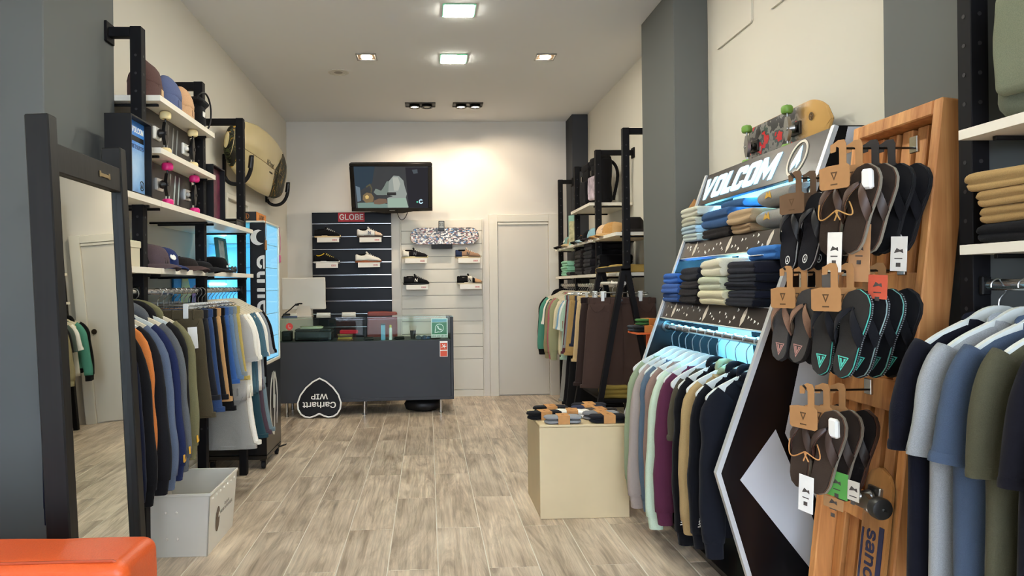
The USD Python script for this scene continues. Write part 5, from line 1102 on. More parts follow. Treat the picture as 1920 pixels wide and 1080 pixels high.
# goods on the right shelves
def backpack(label, o, rz, body, front, w=.26, d=.14, h=.42, lettering=None, printm=None):
    T = thing('backpack', label, 'backpack', None, o, rz)
    P(T, 'body', wob(cushion((0, 0, h / 2), (w, d, h), .05), .006, 9), cloth(body), smooth=True)
    P(T, 'front_pocket', wob(cushion((0, -d / 2 - .005, h * .36), (w * .82, .05, h * .5), .022), .004, 12), printm or cloth(front), smooth=True)
    P(T, 'lid_flap', wob(cushion((0, -.01, h * .92), (w * .9, d * .95, h * .18), .025), .004, 12), cloth(front if not printm else body), smooth=True)
    for s in (-1, 1): P(T, 'shoulder_strap', tube(curve([(s * .06, d / 2 - .01, h * .92), (s * .08, d / 2 + .035, h * .8), (s * .09, d / 2 + .04, h * .45), (s * .10, d / 2, h * .1)], 20), .014, 8), cloth(body))
    P(T, 'grab_handle', tube(curve([(-.04, d / 2 - .02, h * .98), (-.03, d / 2 - .01, h * 1.08), (.03, d / 2 - .01, h * 1.08), (.04, d / 2 - .02, h * .98)], 16), .007, 8), M_black)
    P(T, 'buckle', bx((0, -d / 2 - .03, h * .66), (.03, .012, .05), .004), M_blackm)
    if lettering: P(T, 'lettering', basis(text(lettering, .03, .002, True), **FRONT, o=(0, -d / 2 - .032, h * .4)), M_paper)
    return T
backpack('black backpack with looped straps on the highest right shelf', (1.60, 6.82, 2.0155), -1.45, '#1b1a1c', '#222124', w=.24, h=.44)
backpack('black backpack with pale printed pocket on the highest right shelf', (1.60, 6.45, 2.0155), -1.35, '#1c1b1d', '#c9a0a8', w=.24, h=.44, printm=plain('#b9a9b4', .6, var=.5, bscale=16))
zc = 1.6905
for (y, a, b, f, lab, sq, lg) in ((7.72, '#161517', '#161517', None, 'small black cap at the far end of the right cap shelf', .7, None), (7.50, '#2f4a4c', '#2a2326', '#7a9a92', 'teal fronted cap with round badge on the right cap shelf', 1, '#e2dfd4'), (7.28, '#a8794e', '#c9b48c', None, 'tan brown cap on the right cap shelf', 1, None), (6.80, '#211f20', '#1c1b1c', None, 'black cap in the middle of the right cap shelf', .7, None), (6.58, '#1a1a1c', '#a9c4cc', None, 'black cap with pale blue brim on the right cap shelf', 1, None), (6.36, '#8fb4bf', '#2a2224', '#8fb4bf', 'sky blue trucker cap on the right cap shelf', 1, None), (6.02, '#5c3a30', '#b08552', '#d9b896', 'brown and orange cap on the right cap shelf', 1, None), (5.80, '#c29a68', '#c29a68', '#b98a52', 'camel cap near the slate column on the right cap shelf', 1, None)):
    cap_thing('baseball_cap', lab, (1.545, y, zc), math.pi + .15, a, b, front=f, squash=sq, logo=lg)
T = thing('bucket_hat', 'dark brown hat standing upright beside the nearest right post', 'hat', None, (1.62, 5.52, zc)); P(T, 'crown', wob(lathe([(.08, .02), (.078, .1), (.06, .125), (.001, .13)], 24), .003, 18), cloth('#2b2624'), smooth=40); P(T, 'brim', lathe([(.078, .025), (.105, .001), (.107, .005), (.08, .032)], 24), cloth('#2b2624'), smooth=40)
T = thing('painted_board', 'tall mint green painted panel standing on the right cap shelf', 'picture', None, (1.46, 7.10, zc), -.9); P(T, 'panel', bb(-.045, .045, -.006, .006, 0, .30, .002), plain('#8fb8a6', .5)); P(T, 'painting', bb(-.035, .035, -.0075, -.006, .03, .24, 0), plain('#b3ac86', .5, var=.45, bscale=22))
zf = 1.3825
def stack(name, cat, o, rz, items, group=None):
    x, y, z = o
    for k, (c, h, w, d, lab) in enumerate(items):
        jr = random.Random(lab); fold_thing(name, lab, cat, c, (x + jr.uniform(-.006, .006), y + jr.uniform(-.008, .008), z), rz + jr.uniform(-.035, .035), w, d, h, 2, seed=int(1000 * y) + k, group=group); z += h + .0015
R90 = -math.pi / 2
stack('folded_shirt', 'folded shirt', (1.60, 7.55, zf), R90, [('#7fb79c', .05, .30, .28, 'mint green folded shirt at the bottom of the stack by the back door'), ('#8cc4a8', .05, .30, .27, 'mint green folded shirt in the middle of the stack by the back door'), ('#96cbb0', .055, .29, .27, 'mint green folded shirt with small print on top of the stack by the back door')])
fold_thing('folded_shirt', 'dark folded shirt lying flat right of the mint stack', 'folded shirt', '#2c2a2b', (1.56, 7.22, zf), R90, .20, .24, .035, 1, 7)
stack('folded_hoodie', 'folded hoodie', (1.60, 6.80, zf), R90, [('#2b2626', .075, .30, .30, 'charcoal folded hoodie, bottom of the far dark stack'), ('#2e2929', .075, .30, .30, 'charcoal folded hoodie, middle of the far dark stack'), ('#352e2c', .08, .30, .30, 'charcoal rolled hoodie, top of the far dark stack')])
stack('folded_hoodie', 'folded hoodie', (1.60, 6.40, zf), R90, [('#242024', .07, .32, .30, 'black folded hoodie, bottom of the near dark stack'), ('#262327', .07, .32, .30, 'black folded hoodie, second in the near dark stack'), ('#1f1d20', .07, .32, .30, 'black folded hoodie, third in the near dark stack'), ('#19181b', .075, .34, .30, 'black folded hoodie with gold mark, top of the near dark stack')])
fold_thing('folded_shirt', 'mustard yellow folded shirt behind the A-frame stand', 'folded shirt', '#b3944f', (1.60, 5.92, zf), R90, .34, .30, .055, 2, 9)
fold_thing('folded_shirt', 'khaki yellow folded shirt beside the slate column', 'folded shirt', '#a5884a', (1.60, 5.55, zf), R90, .28, .30, .06, 2, 12)
fold_thing('folded_hoodie', 'black folded hoodie stacked high next to the nearest right post', 'folded hoodie', '#171619', (1.62, 6.08, zf + .0), R90, .10, .28, .16, 4, 15)
# ================================================================ slanted display unit with lit shelves
VO = np.array((1.45, 3.2575, 0.))
T = thing('display_unit', 'large slanted black and white clothing display with lit shelves and a lettered header', 'display unit', None, VO)
vm = lambda m: move(m, -VO)
Y0, Y1 = 2.63, 3.885
prof = [(1.255, 0), (1.085, .58), (1.555, 1.89), (1.79, 1.89), (1.79, 0)]
M_gloss = plain('#0e0d10', .22, spec=.5)
M_pwhite = plain('#c3c4c8', .5)
XZ = lambda poly, y0, y1: vm(prism(Polygon(poly) if not hasattr(poly, 'area') else poly, y1 - y0, ex=(1, 0, 0), ey=(0, 0, 1), ez=(0, -1, 0), o=(0, y1, 0)))
PN = P(T, 'side_panel', XZ(prof, Y0, Y0 + .025), M_gloss); P(T, 'side_panel', XZ(prof, Y1 - .025, Y1), M_gloss)
# white shapes printed on the near side panel
for poly in ([(1.307, .741), (1.168, .553), (1.60, .0), (1.459, .372)], [(1.60, 1.886), (1.407, 1.014), (1.343, .726), (1.473, .449), (1.66, .04), (1.79, .04), (1.79, 1.886)]):
    pg = Polygon(poly).intersection(Polygon(prof).buffer(-.004))
    P(PN, 'printed_shape', XZ(pg, Y0 - .0012, Y0 - .0002), M_pwhite)
fl = LineString(prof[:3])
trim = fl.buffer(.009, cap_style=2, join_style=2)
P(T, 'edge_trim', XZ(trim, Y0 - .004, Y0 + .02), plain('#cfd2d2', .3, metal=.3)); P(T, 'edge_trim', XZ(trim, Y1 - .022, Y1 + .003), plain('#cfd2d2', .3, metal=.3))
fx = lambda z: 1.085 + (z - .58) * (.47 / 1.31)
SL = dict(ex=(0, -1, 0), ey=(.338, 0, .941), ez=(-.941, 0, .338))
ya, yb = Y0 + .0255, Y1 - .0255; ym = (ya + yb) / 2; hy_ = (yb - ya) / 2
on = lambda m, z, out=0.0: vm(basis(m, **SL, o=(fx(z) - .941 * out, ym, z + .338 * out)))
M_bronze = plain('#2c2522', .25, spec=.5)
hd = P(T, 'header', on(bb(-hy_, hy_, -.09, .09, -.02, 0, .002), 1.806), M_bronze)
M_sign = usdkit.material(stage, '/World/Looks/sign_lit', {"d": ("principled_bsdf", {"base_color": (.42, .62, .74), "roughness": .3}), "e": ("emission", {"color": (.42, .74, 1.0), "strength": .42}), "a": ("add_closure", {})}, [("d.BSDF", "a.closure1"), ("e.emission", "a.closure2")], surface="a.closure")
def block_letter(ch, w, h, st):
    R_ = lambda g: g.buffer(-.006).buffer(.006, quad_segs=3)
    if ch == 'V': return Polygon([(0, h), (st * 1.05, h), (w / 2, h * .34), (w - st * 1.05, h), (w, h), (w * .62, 0), (w * .38, 0)])
    if ch == 'L': return Polygon([(0, 0), (0, h), (st, h), (st, st * .8), (w, st * .8), (w, 0)])
    if ch == 'M': return Polygon([(0, 0), (0, h), (st, h), (w / 2, h * .48), (w - st, h), (w, h), (w, 0), (w - st * .9, 0), (w - st * .9, h * .55), (w / 2, h * .08), (st * .9, h * .55), (st * .9, 0)])
    o_ = sbox(0, 0, w, h).buffer(-.024).buffer(.024, quad_segs=4); i_ = sbox(st, st * .72, w - st, h - st * .72).buffer(-.006).buffer(.006, quad_segs=3); g = o_.difference(i_)
    return g.difference(sbox(w - st * 1.2, h * .36, w + .01, h * .64)) if ch == 'C' else g
x = -.60
for ch, w in zip('VOLCOM', (.135, .122, .098, .118, .122, .165)):
    g = prism(block_letter(ch, w, .122, .040), .004)
    M4 = np.eye(4); M4[0, 1] = .22; g.apply_transform(M4); g.apply_translation((x, -.064, 0)); x += w + .012
    P(hd, 'letter', on(g, 1.806, .0005), M_sign)
ovr = affinity.scale(Point(0, 0).buffer(.08, quad_segs=16), .92, 1.0)
P(hd, 'emblem_ring', on(move(prism(ovr.difference(ovr.buffer(-.011)), .003), (.40, 0, 0)), 1.806, .0005), plain('#c9c1b0', .4))
P(hd, 'emblem_stone', on(move(cat_([prism(Polygon([(.012, .055), (.033, -.018), (.016, -.046), (.008, -.02)]), .003), prism(Polygon([(.005, .05), (.0, -.03), (-.026, -.05), (-.033, -.02)]), .003)]), (.40, 0, 0)), 1.806, .0005), M_sign)
P(T, 'top_board', vm(bb(1.565, 1.79, ya, yb, 1.86, 1.8885, .002)), M_gloss)
M_back = plain('#d2d6d8', .5)
P(T, 'back_panel', XZ([(1.50, 1.10), (1.72, 1.855), (1.735, 1.855), (1.515, 1.10)], ya, yb), M_back, 'slanted upper back panel'); P(T, 'back_panel', vm(bb(1.60, 1.615, ya, yb, .041, 1.098, .001)), M_back)
BK = dict(ex=(0, -1, 0), ey=(.2798, 0, .96), ez=(-.96, 0, .2798))
def stripe(pts):      # pattern printed on the back panels, coordinates (-y, z)
    up = min(p[1] for p in pts) > 1.09
    if up: m = prism(Polygon([(p[0], (p[1] - 1.10) / .96) for p in pts]), .0012, **BK, o=(1.50, 0, 1.10))
    else: m = prism(Polygon(pts), .0012, **FMX, o=(1.60, 0, 0))
    P(T, 'back_stripe', vm(m), M_matt)
for pts in ([(-3.66, 1.45), (-3.585, 1.45), (-3.535, 1.2), (-3.64, 1.2)], [(-3.42, 1.45), (-3.355, 1.45), (-3.25, 1.2), (-3.33, 1.2)], [(-3.12, 1.44), (-2.66, 1.44), (-2.66, 1.40), (-3.12, 1.40)], [(-3.12, 1.345), (-2.66, 1.345), (-2.66, 1.30), (-3.12, 1.30)],
            [(-3.74, 1.74), (-3.66, 1.74), (-3.56, 1.54), (-3.66, 1.54)], [(-3.30, 1.745), (-2.66, 1.745), (-2.66, 1.705), (-3.30, 1.705)], [(-3.30, 1.66), (-2.66, 1.66), (-2.66, 1.62), (-3.30, 1.62)],
            [(-3.46, 1.085), (-3.22, 1.085), (-3.10, .80), (-3.40, .80)], [(-2.98, 1.06), (-2.66, 1.06), (-2.66, 1.01), (-2.98, 1.01)], [(-2.98, .95), (-2.66, .95), (-2.66, .90), (-2.98, .90)]):
    stripe(pts)
M_ledv = glow('/World/Looks/led_volume', (.17, .62, 1.0), 75.0)
for k, (z, zt) in enumerate(((1.475, 1.518), (1.155, 1.198))):
    fb = P(T, 'fascia', on(bb(-hy_, hy_, -.045, .045, -.014, 0, .002), z), M_bronze, 'dark board with white star and feather print')
    rr = random.Random(5 + k); dots = []
    for q in range(34):
        u = -hy_ + .05 + (2 * hy_ - .1) * (q + rr.uniform(.1, .9)) / 34; v = rr.uniform(-.03, .03)
        if min(abs(u - f) for f in (-.42, .0, .40)) < .035: continue
        r_ = rr.uniform(.0065, .0105)
        dots.append(move(prism(Polygon([(r_ * (1 if a % 2 == 0 else .55) * math.cos(a * math.pi / 3), r_ * (1 if a % 2 == 0 else .55) * math.sin(a * math.pi / 3)) for a in range(6)]), .001), (u, v, 0)))
    P(fb, 'star_print', on(cat_(dots), z, .0002), M_paper, kind='stuff')
    for f in (-.42, 0, .40): P(fb, 'feather_print', on(move(rot(prism(Polygon([(0, -.042), (.016, -.014), (.013, .025), (0, .043), (-.013, .02), (-.015, -.015)]), .001), -.2, (0, 0, 1)), (f, 0, 0)), z, .0002), plain('#cfc5b4', .5))
    P(T, 'shelf_board', vm(bb(fx(zt) + .012, 1.50 + (zt - .02 - 1.10) * .2914 - .001, ya, yb, zt - .02, zt, .001)), plain('#bfc4c8', .4))
    P(T, 'led_strip', vm(bb(fx(z) + .022, fx(z) + .032, ya + .01, yb - .01, z - .022, z - .014, 0)), M_ledv)
    P(T, 'fascia_lip', on(bb(-hy_, hy_, -.049, -.0455, -.03, -.001, .0005), z), M_white)
P(T, 'led_strip', vm(bb(1.545, 1.555, ya + .01, yb - .01, 1.752, 1.76, 0)), M_ledv)
P(T, 'base_board', vm(bb(1.27, 1.72, ya, yb, .01, .04, .002)), M_gloss)
VRX, VRZ = 1.315, 1.06
P(T, 'clothes_rail', vm(cyl((VRX, ya, VRZ), (VRX, yb, VRZ), .0165, 18)), M_chrome)
P(T, 'rail_socket', vm(lathe([(.03, 0), (.03, .006), (.02, .008)], 18, ax='y', o=(VRX, ya, VRZ))), M_dsteel); P(T, 'rail_socket', vm(lathe([(.02, -.008), (.03, -.006), (.03, 0)], 18, ax='y', o=(VRX, yb, VRZ))), M_dsteel)
VG = [(3.775, 'sweater', '#8d9a7e', 'sweatshirt', 'sage green sweatshirt, farthest on the rail of the slanted display', .88), (3.67, 'sweater', '#a1958f', 'sweatshirt', 'mauve grey sweatshirt second on the rail of the slanted display', .94), (3.575, 'sweater', '#56687a', 'sweatshirt', 'slate blue sweatshirt on the rail of the slanted display', .93), (3.48, 'sweater', '#8a7167', 'sweatshirt', 'taupe pink sweatshirt on the rail of the slanted display', .92),
      (3.38, 'sweater', '#bccdb6', 'sweatshirt', 'pale mint sweatshirt on the rail of the slanted display', .95), (3.28, 'sweater', '#582a40', 'sweatshirt', 'plum sweatshirt on the rail of the slanted display', .90), (3.18, 'tee', '#4d483c', 't-shirt', 'dark olive t-shirt on the rail of the slanted display', .5), (3.085, 'jacket', '#16161a', 'jacket', 'black jacket with white lettering on the cuff, farther of the two black ones', .92),
      (2.985, 'jacket', '#a88e63', 'jacket', 'tan jacket with stand-up collar on the slanted display', .84), (2.88, 'jacket', '#17181e', 'jacket', 'black jacket with white lettering on the cuff, nearest on the slanted display rail', .86), (2.775, 'jacket', '#1c1e26', 'jacket', 'blue black jacket half hidden by the display side panel', .86)]
for k, (y, kd, c, cat, lab, lg) in enumerate(VG):
    T2 = top({'hoodie': 'hoodie', 'sweater': 'sweatshirt', 'tee': 't_shirt', 'jacket': 'jacket'}[kd], lab, cat, c, (VRX - .005, y, VRZ - .0515), rz=-.04, W=.18, L=.72 if lg < .9 else .76, kind=kd, t=.030, seed=200 + k, long=lg - .09, sl_y=-.014)
    hanger('white_l', 'white wooden hanger inside the ' + lab.split(' on the')[0].split(' second')[0].split(',')[0].split(' half')[0] + f', display rail' + (', far' if '3.085' == str(y) else ''), (VRX, y, VRZ - .0005), -.04)
    if kd == 'jacket': P(T2, 'collar', wob(tube(curve([(-.07, .0, -.10), (-.04, -.018, -.085), (0, -.022, -.10), (.04, -.018, -.085), (.07, 0, -.10), (.0, .02, -.06), (-.07, 0, -.10)], 26)[:-1], .016, 8, closed=True), .003, 30), cloth({8: '#8f9a78'}.get(k, c)), smooth=True)
    if 'lettering' in lab: P(T2, 'cuff_lettering', basis(rot(text('VOLCOM', .016, .001, True), math.pi / 2 - .2, (0, 0, 1)), **FRONT, o=(-.205, -.046, -lg + .20)), M_paper)
# folded goods on the two lit shelves
s1, s2 = 1.5185, 1.1985
stack('folded_t_shirt', 'folded t-shirt', (1.505, 3.735, s1), R90, [('#aeb8b2', .04, .20, .21, 'pale grey folded t-shirt, bottom of the left stack on the upper lit shelf'), ('#9fb3bd', .042, .21, .21, 'pale blue folded t-shirt, second in the left stack on the upper lit shelf'), ('#b4b3a0', .042, .21, .22, 'stone folded t-shirt, third in the left stack on the upper lit shelf'), ('#c4c2b0', .05, .22, .22, 'cream folded t-shirt on top of the left stack on the upper lit shelf')])
stack('folded_shirt', 'folded shirt', (1.51, 3.42, s1), R90, [('#241d1c', .045, .30, .21, 'dark brown folded shirt under the printed one on the upper lit shelf')])
f = fold_thing('folded_shirt', 'blue folded shirt with brown floral print on the upper lit shelf', 'folded shirt', '#2f4f78', (1.515, 3.42, s1 + .047), R90, .33, .22, .085, 2, 61); P(f, 'floral_panel', wob(folded(.20, .10, .095, 2, 62), .003, 40), plain('#3a2a24', .8, var=.7, bscale=22)) if False else None
fold_thing('folded_hoodie', 'blue folded hood lying on the printed shirt on the upper lit shelf', 'folded hoodie', '#35587f', (1.55, 3.38, s1 + .134), R90, .24, .15, .04, 1, 63)
stack('folded_shirt', 'folded shirt', (1.505, 3.135, s1), R90, [('#9a7f60', .04, .20, .21, 'tan folded shirt, lower of two on the upper lit shelf'), ('#a98f6e', .06, .22, .22, 'beige folded shirt, upper of two on the upper lit shelf')])
for k, (z, lab) in enumerate(((s1, 'grey rolled sweatshirt with yellow print, lower of two on the upper lit shelf'), (s1 + .087, 'grey rolled sweatshirt with yellow print, upper of two on the upper lit shelf'))):
    T2 = thing('rolled_sweatshirt', lab, 'sweatshirt', 'grey rolled sweatshirts', (1.515, 2.86 - .015 * k, z + .004))
    a, b = selli(26, .85); P(T2, 'roll', wob(loft([np.stack([.105 * a, np.full(26, q), .043 + .043 * b * s_], 1) for q, s_ in ((-.135, .8), (-.13, .97), (0, 1), (.12, 1), (.135, .85))]), .004, 10, k), cloth('#8f8d88'), smooth=True)
    P(T2, 'roll_spiral', cat_([tube(curve([(-.07, -.137, .043)] + [(r_ * 1.7 * math.cos(t_), -.137, .043 + r_ * math.sin(t_)) for t_, r_ in zip(np.linspace(3.3, 14, 16), np.linspace(.034, .008, 16))], 50), .003, 5) for q in (0,)]), cloth('#2f3238'))
    P(T2, 'yellow_print', basis(prism(Polygon([(-.03, -.01), (-.01, .018), (.0, .004), (.014, .02), (.026, -.012), (.006, -.004)]), .002), ex=(0, -1, 0), ey=(0, 0, 1), ez=(-1, 0, 0), o=(-.1055, .03, .045)), plain('#d0a23a', .7))
stack('folded_t_shirt', 'folded t-shirt', (1.395, 3.70, s2), R90, [('#2b4c86', .045, .24, .235, 'blue tie-dye folded t-shirt, bottom of the left stack on the lower lit shelf'), ('#37599a', .047, .24, .235, 'blue tie-dye folded t-shirt, middle of the left stack on the lower lit shelf'), ('#2f62b4', .05, .25, .235, 'blue tie-dye folded t-shirt, top of the left stack on the lower lit shelf')])
stack('folded_jeans', 'folded jeans', (1.395, 3.43, s2), R90, [('#221c1c', .034, .23, .235, 'black folded jeans, bottom of the middle left stack on the lower lit shelf'), ('#262022', .034, .23, .235, 'black folded jeans, second in the middle left stack on the lower lit shelf'), ('#2a2427', .034, .23, .235, 'black folded jeans, third in the middle left stack on the lower lit shelf'), ('#22242e', .062, .24, .235, 'dark navy folded jeans with white paper tag on the lower lit shelf')])
stack('folded_fleece', 'folded fleece', (1.395, 3.16, s2), R90, [('#cfc7a6', .06, .25, .235, 'cream folded fleece, bottom of its stack on the lower lit shelf'), ('#b9bda6', .062, .24, .235, 'pale sage folded fleece, middle of its stack on the lower lit shelf'), ('#d3ceb6', .075, .23, .235, 'ivory folded fleece, top of its stack on the lower lit shelf')])
stack('folded_jeans', 'folded jeans', (1.40, 2.87, s2), R90, [('#1a1c26', .032, .27, .235, 'dark indigo folded jeans, bottom of the right stack on the lower lit shelf'), ('#1e2130', .032, .27, .235, 'dark indigo folded jeans, second in the right stack on the lower lit shelf'), ('#1a1c28', .032, .27, .235, 'dark indigo folded jeans, third in the right stack on the lower lit shelf'), ('#20232e', .032, .27, .235, 'dark indigo folded jeans, fourth in the right stack on the lower lit shelf'), ('#262733', .05, .28, .235, 'dark indigo folded jeans with brown label topping the right stack, lower lit shelf')])
T2 = fold_thing('folded_jeans', 'bright blue denim jeans with white tag leaning at the right of the lower lit shelf', 'folded jeans', '#3f78c0', (1.45, 2.82, s2 + .187), R90, .24, .20, .055, 2, 77); P(T2, 'white_tag', bb(-.10, .02, -.112, -.06, .02, .024, .001), M_paper)
T = thing('cardboard_corner', 'small brown cardboard flap sticking out at the far top edge of the slanted display', 'cardboard', None, (1.50, 3.895, 1.72)); P(T, 'flap', rot(bb(-.035, .035, -.001, .003, -.03, .03, .0005), .6, (0, 1, 0)), M_kraft)
# skateboard on top
M_rose = usdkit.material(stage, '/World/Looks/rose_graphic', {"g": ("geometry", {}), "s": ("separate_xyz", {}), "mr": ("map_range", {"from_min": 3.08, "from_max": 3.20}), "v": ("voronoi_texture", {"scale": 11.0, "feature": "smooth_f1"}), "n": ("noise_texture", {"scale": 9.0, "detail": 3.0}), "r": ("rgb_ramp", {"ramp": [(.36, tuple(lin('#2b2b2e'))), (.47, tuple(lin('#7d7a76'))), (.54, tuple(lin('#3f4c4a'))), (.585, tuple(lin('#c8282c'))), (.66, tuple(lin('#8e8a86')))], "interpolate": False}),
    "w": ("color", {"value": tuple(lin('#c79a58'))}), "mx": ("mix", {}), "p": ("principled_bsdf", {"roughness": .3})}, [("g.position", "s.vector"), ("s.y", "mr.value"), ("mr.result", "mx.fac"), ("g.position", "n.vector"), ("n.fac", "r.fac"), ("w.color", "mx.color1"), ("r.color", "mx.color2"), ("mx.color", "p.base_color")], surface="p.BSDF")
ezb = np.array((-1, 0, 0.)) * -1.0
board_thing('skateboard', 'wooden skateboard with red rose graphic and green wheels on top of the slanted display', (1.70, 3.36, 1.8895 + .108), np.array((0, 1, 0.)), np.array((0, 0, 1.)), np.array((1., 0, 0)), L=.78, Wd=.21, bot=M_rose, wheel='#6f9a3c', truckm=M_steel, basep=M_dsteel, edge='#c79a58', extra=[('deck_emblem', move(prism(Point(0, 0).buffer(.018).difference(Point(0, 0).buffer(.013)).union(sbox(-.003, -.014, .003, .014)).union(sbox(-.012, -.003, .012, .003)), .0015), (-.30, .03, -.0052)), plain('#5d4428'))], tr=(-.18, .23))
# ================================================================ sandal rack of pallet wood
M_pal = wood('pallet_wood', '#a4602f', '#e6a868', 'z', 1.0, .55)
PU = np.array((.116, 0, .9932)); PN_ = np.array((-.9932, 0, .116)); PO = np.array((1.285, 2.215, 0.))
T = thing('sandal_rack', 'orange brown wooden pallet rack leaning on the slate column, hung with sandals', 'rack', None, PO)
pm = lambda m: basis(m, (0, -1, 0), PU, PN_)
hw = .215
P(T, 'stile', pm(bb(hw - .036, hw, .012, 1.845, -.092, 0, .004)), M_pal); P(T, 'stile', pm(bb(-hw, -hw + .036, .012, 1.845, -.092, 0, .004)), M_pal)
P(T, 'top_rail', pm(bb(-hw + .037, hw - .037, 1.80, 1.845, -.092, 0, .004)), M_pal)
for k in range(5): P(T, 'slat', pm(bb(-.172 + k * .0715, -.172 + k * .0715 + .047, .03, 1.798, -.085, -.055, .003)), M_pal)
for v0, v1 in ((1.58, 1.65), (1.265, 1.335), (.905, 1.0), (.54, .63)): P(T, 'cross_board', pm(bb(-hw + .037, hw - .037, v0, v1, -.054, -.028, .003)), M_pal)
P(T, 'dent', pm(cat_([bb(hw - .0005, hw + .0006, v, v + .006, -.05, -.044, 0) for v in (1.2, .83, .5)])), plain('#b9b4a6', .8)) if False else None

def width_at(v):
    return np.interp(v, [0, .02, .06, .15, .3, .45, .6, .75, .87, .95, .985, 1], [.004, .018, .026, .033, .0335, .034, .041, .047, .044, .031, .018, .004])
def sandal_outline(L, k=1.0, skew=.006):
    v = np.linspace(0, 1, 22); w = width_at(v) * k; off = skew * np.sin(v * 3.0)
    return Polygon(np.r_[np.c_[w + off, v * L], np.c_[-w + off, v * L][::-1]]).buffer(0)
def sandal_pair(label, o, rz, foot='#2c2a2a', sole='#151517', mid=None, strap='#141416', logo=None, card='#b08050', cardkind=0, L=.268, tags=(), lining=None, logotype='v', tread=False, cord=None, sp=.052, foam=False, blackcard=False):
    """a pair hung by its card on a peg: origin on the peg, toes up, seen from -y"""
    T = thing('flip_flops', label, 'flip-flops', None, o, rz)
    cm = plain(card, .8, var=.05, bscale=30)
    cd = Polygon([(-.03, .022), (-.03, -.01), (-.012, -.01), (-.012, .0), (-.004, .0), (-.004, .008), (.022, .008), (.026, .0), (.026, -.045), (-.044, -.055), (-.044, -.115), (.044, -.115), (.044, -.055), (.05, -.05), (.05, .02), (.04, .03), (-.022, .03)])
    cd = Polygon([(.0, .020), (.016, .028), (.036, .026), (.042, .012), (.042, -.045), (.052, -.052), (.052, -.112), (.044, -.118), (-.044, -.118), (-.052, -.112), (-.052, -.052), (-.02, -.046), (.018, -.046), (.018, .004), (.008, .010), (.006, -.006), (-.012, -.008), (-.012, .016)]).buffer(-.0015).buffer(.003).buffer(-.0015)
    P(T, 'hang_card', prism(cd, .0022, ex=(1, 0, 0), ey=(0, 0, 1), ez=(0, -1, 0), o=(-.024, -.034, 0)), cm)
    P(T, 'card_print', basis(cat_([prism(Polygon([(-.012, .012), (.012, .012), (0, -.014)]).difference(Polygon([(-.006, .008), (.006, .008), (0, -.006)])), .0004), move(prism(sbox(-.012, -.003, .012, .001), .0004), (0, -.025, 0))]), **FRONT, o=(-.024, -.0364, -.078)), plain('#5d4226', .8))
    for s in (-1, 1):
        ang = s * .04 + .11; x0 = s * sp; y0 = -.009 * s + .002
        def B(m): return move(rot(rot(m, ang, (0, 1, 0), (0, 0, L * .85)), -.12, (1, 0, 0), (0, 0, L * .9)), (x0, y0, -.05 - L))
        ol = sandal_outline(L, 1, s * .006)
        lay = lambda pg, y_, t_: prism(pg, t_, ex=(1, 0, 0), ey=(0, 0, 1), ez=(0, -1, 0), o=(0, y_ + t_, 0))
        so = P(T, 'sandal', B(lay(ol.buffer(.0015), .0085, .0095)), plain(sole, .75))
        P(so, 'midsole', B(lay(ol, .0042, .0042)), plain(mid or sole, .7))
        P(so, 'footbed', B(lay(ol.buffer(-.001), 0, .004)), cloth(foot, .06))
        za, zt = .78 * L, .8 * L
        for q in (-1, 1):
            up = curve([(0, -.004, .80 * L), (q * .022, -.021, .73 * L), (q * .040, -.017, .62 * L), (q * .0455, .004, .50 * L)], 14)
            lo_ = curve([(0, -.006, .765 * L), (q * .014, -.024, .65 * L), (q * .030, -.021, .50 * L), (q * .0385, .004, .36 * L)], 14)
            n_ = np.array((0, .0035, 0)); R = [np.array([u_, l_, l_ + n_, u_ + n_]) for u_, l_ in zip(up, lo_)]
            P(so, 'strap', B(loft(R)), cloth(strap, .08) if not strap.startswith('!') else plain(strap[1:], .45), smooth=40)
            if lining: P(so, 'strap_lining', B(loft([r_ * np.array((.97, 1, 1)) + np.array((0, .0038, 0)) for r_ in R])), plain(lining, .7), smooth=40)
        P(so, 'toe_post', B(cyl((0, .002, .785 * L), (0, -.010, .785 * L), .004, 8)), M_rubber)
        if logo:
            if logotype == 'v': g = Polygon([(-.019, .024), (.019, .024), (0, -.02)]).difference(Polygon([(-.0145, .021), (.0145, .021), (0, -.0135)])).union(Polygon([(-.011, .018), (-.004, .018), (.0, .003), (.004, .010), (.003, .018), (.011, .018), (0, -.009)]))
            else: g = affinity.scale(Point(0, 0).buffer(.014), .7, 1.1).difference(affinity.scale(Point(0, 0).buffer(.010), .7, 1.1)).union(Polygon([(0, .009), (.004, -.006), (-.004, -.006)]))
            P(so, 'heel_logo', B(prism(g, .0006, **FRONT, o=(0, .0002, .15 * L))), plain(logo, .5))
        if tread:
            v = np.linspace(.04, .96, 40); e = [(width_at(a) + s * .006 * math.sin(a * 3) + .001, a * L) for a in v]
            P(so, 'rope_edge', B(cat_([bx((px_, .013, pz_), (.004, .005, .0035), .001) for px_, pz_ in e])), plain('#8b8f90', .7), kind='stuff')
    for nm, tx, tz, w, h, c in tags:
        t_ = P(T, nm, rot(bb(tx - w / 2, tx + w / 2, -.052, -.0505, tz - h, tz, .0004), .05, (0, 1, 0), (tx, 0, tz)), plain(c, .75, var=.04, bscale=30))
        P(t_, 'printed_mark', rot(basis(cat_([prism(Polygon([(-.014, -.006), (-.006, .009), (.004, .003), (.012, .006), (.014, -.006), (.004, -.002)]), .0004), move(prism(sbox(-.012, -.003, .012, .0), .0004), (0, -.02, 0)), move(prism(sbox(-.007, -.012, .007, .0), .0004), (0, -.034, 0))]), **FRONT, o=(tx, -.0522, tz - h * .42)), .05, (0, 1, 0), (tx, 0, tz)), plain('#4a4440', .8))
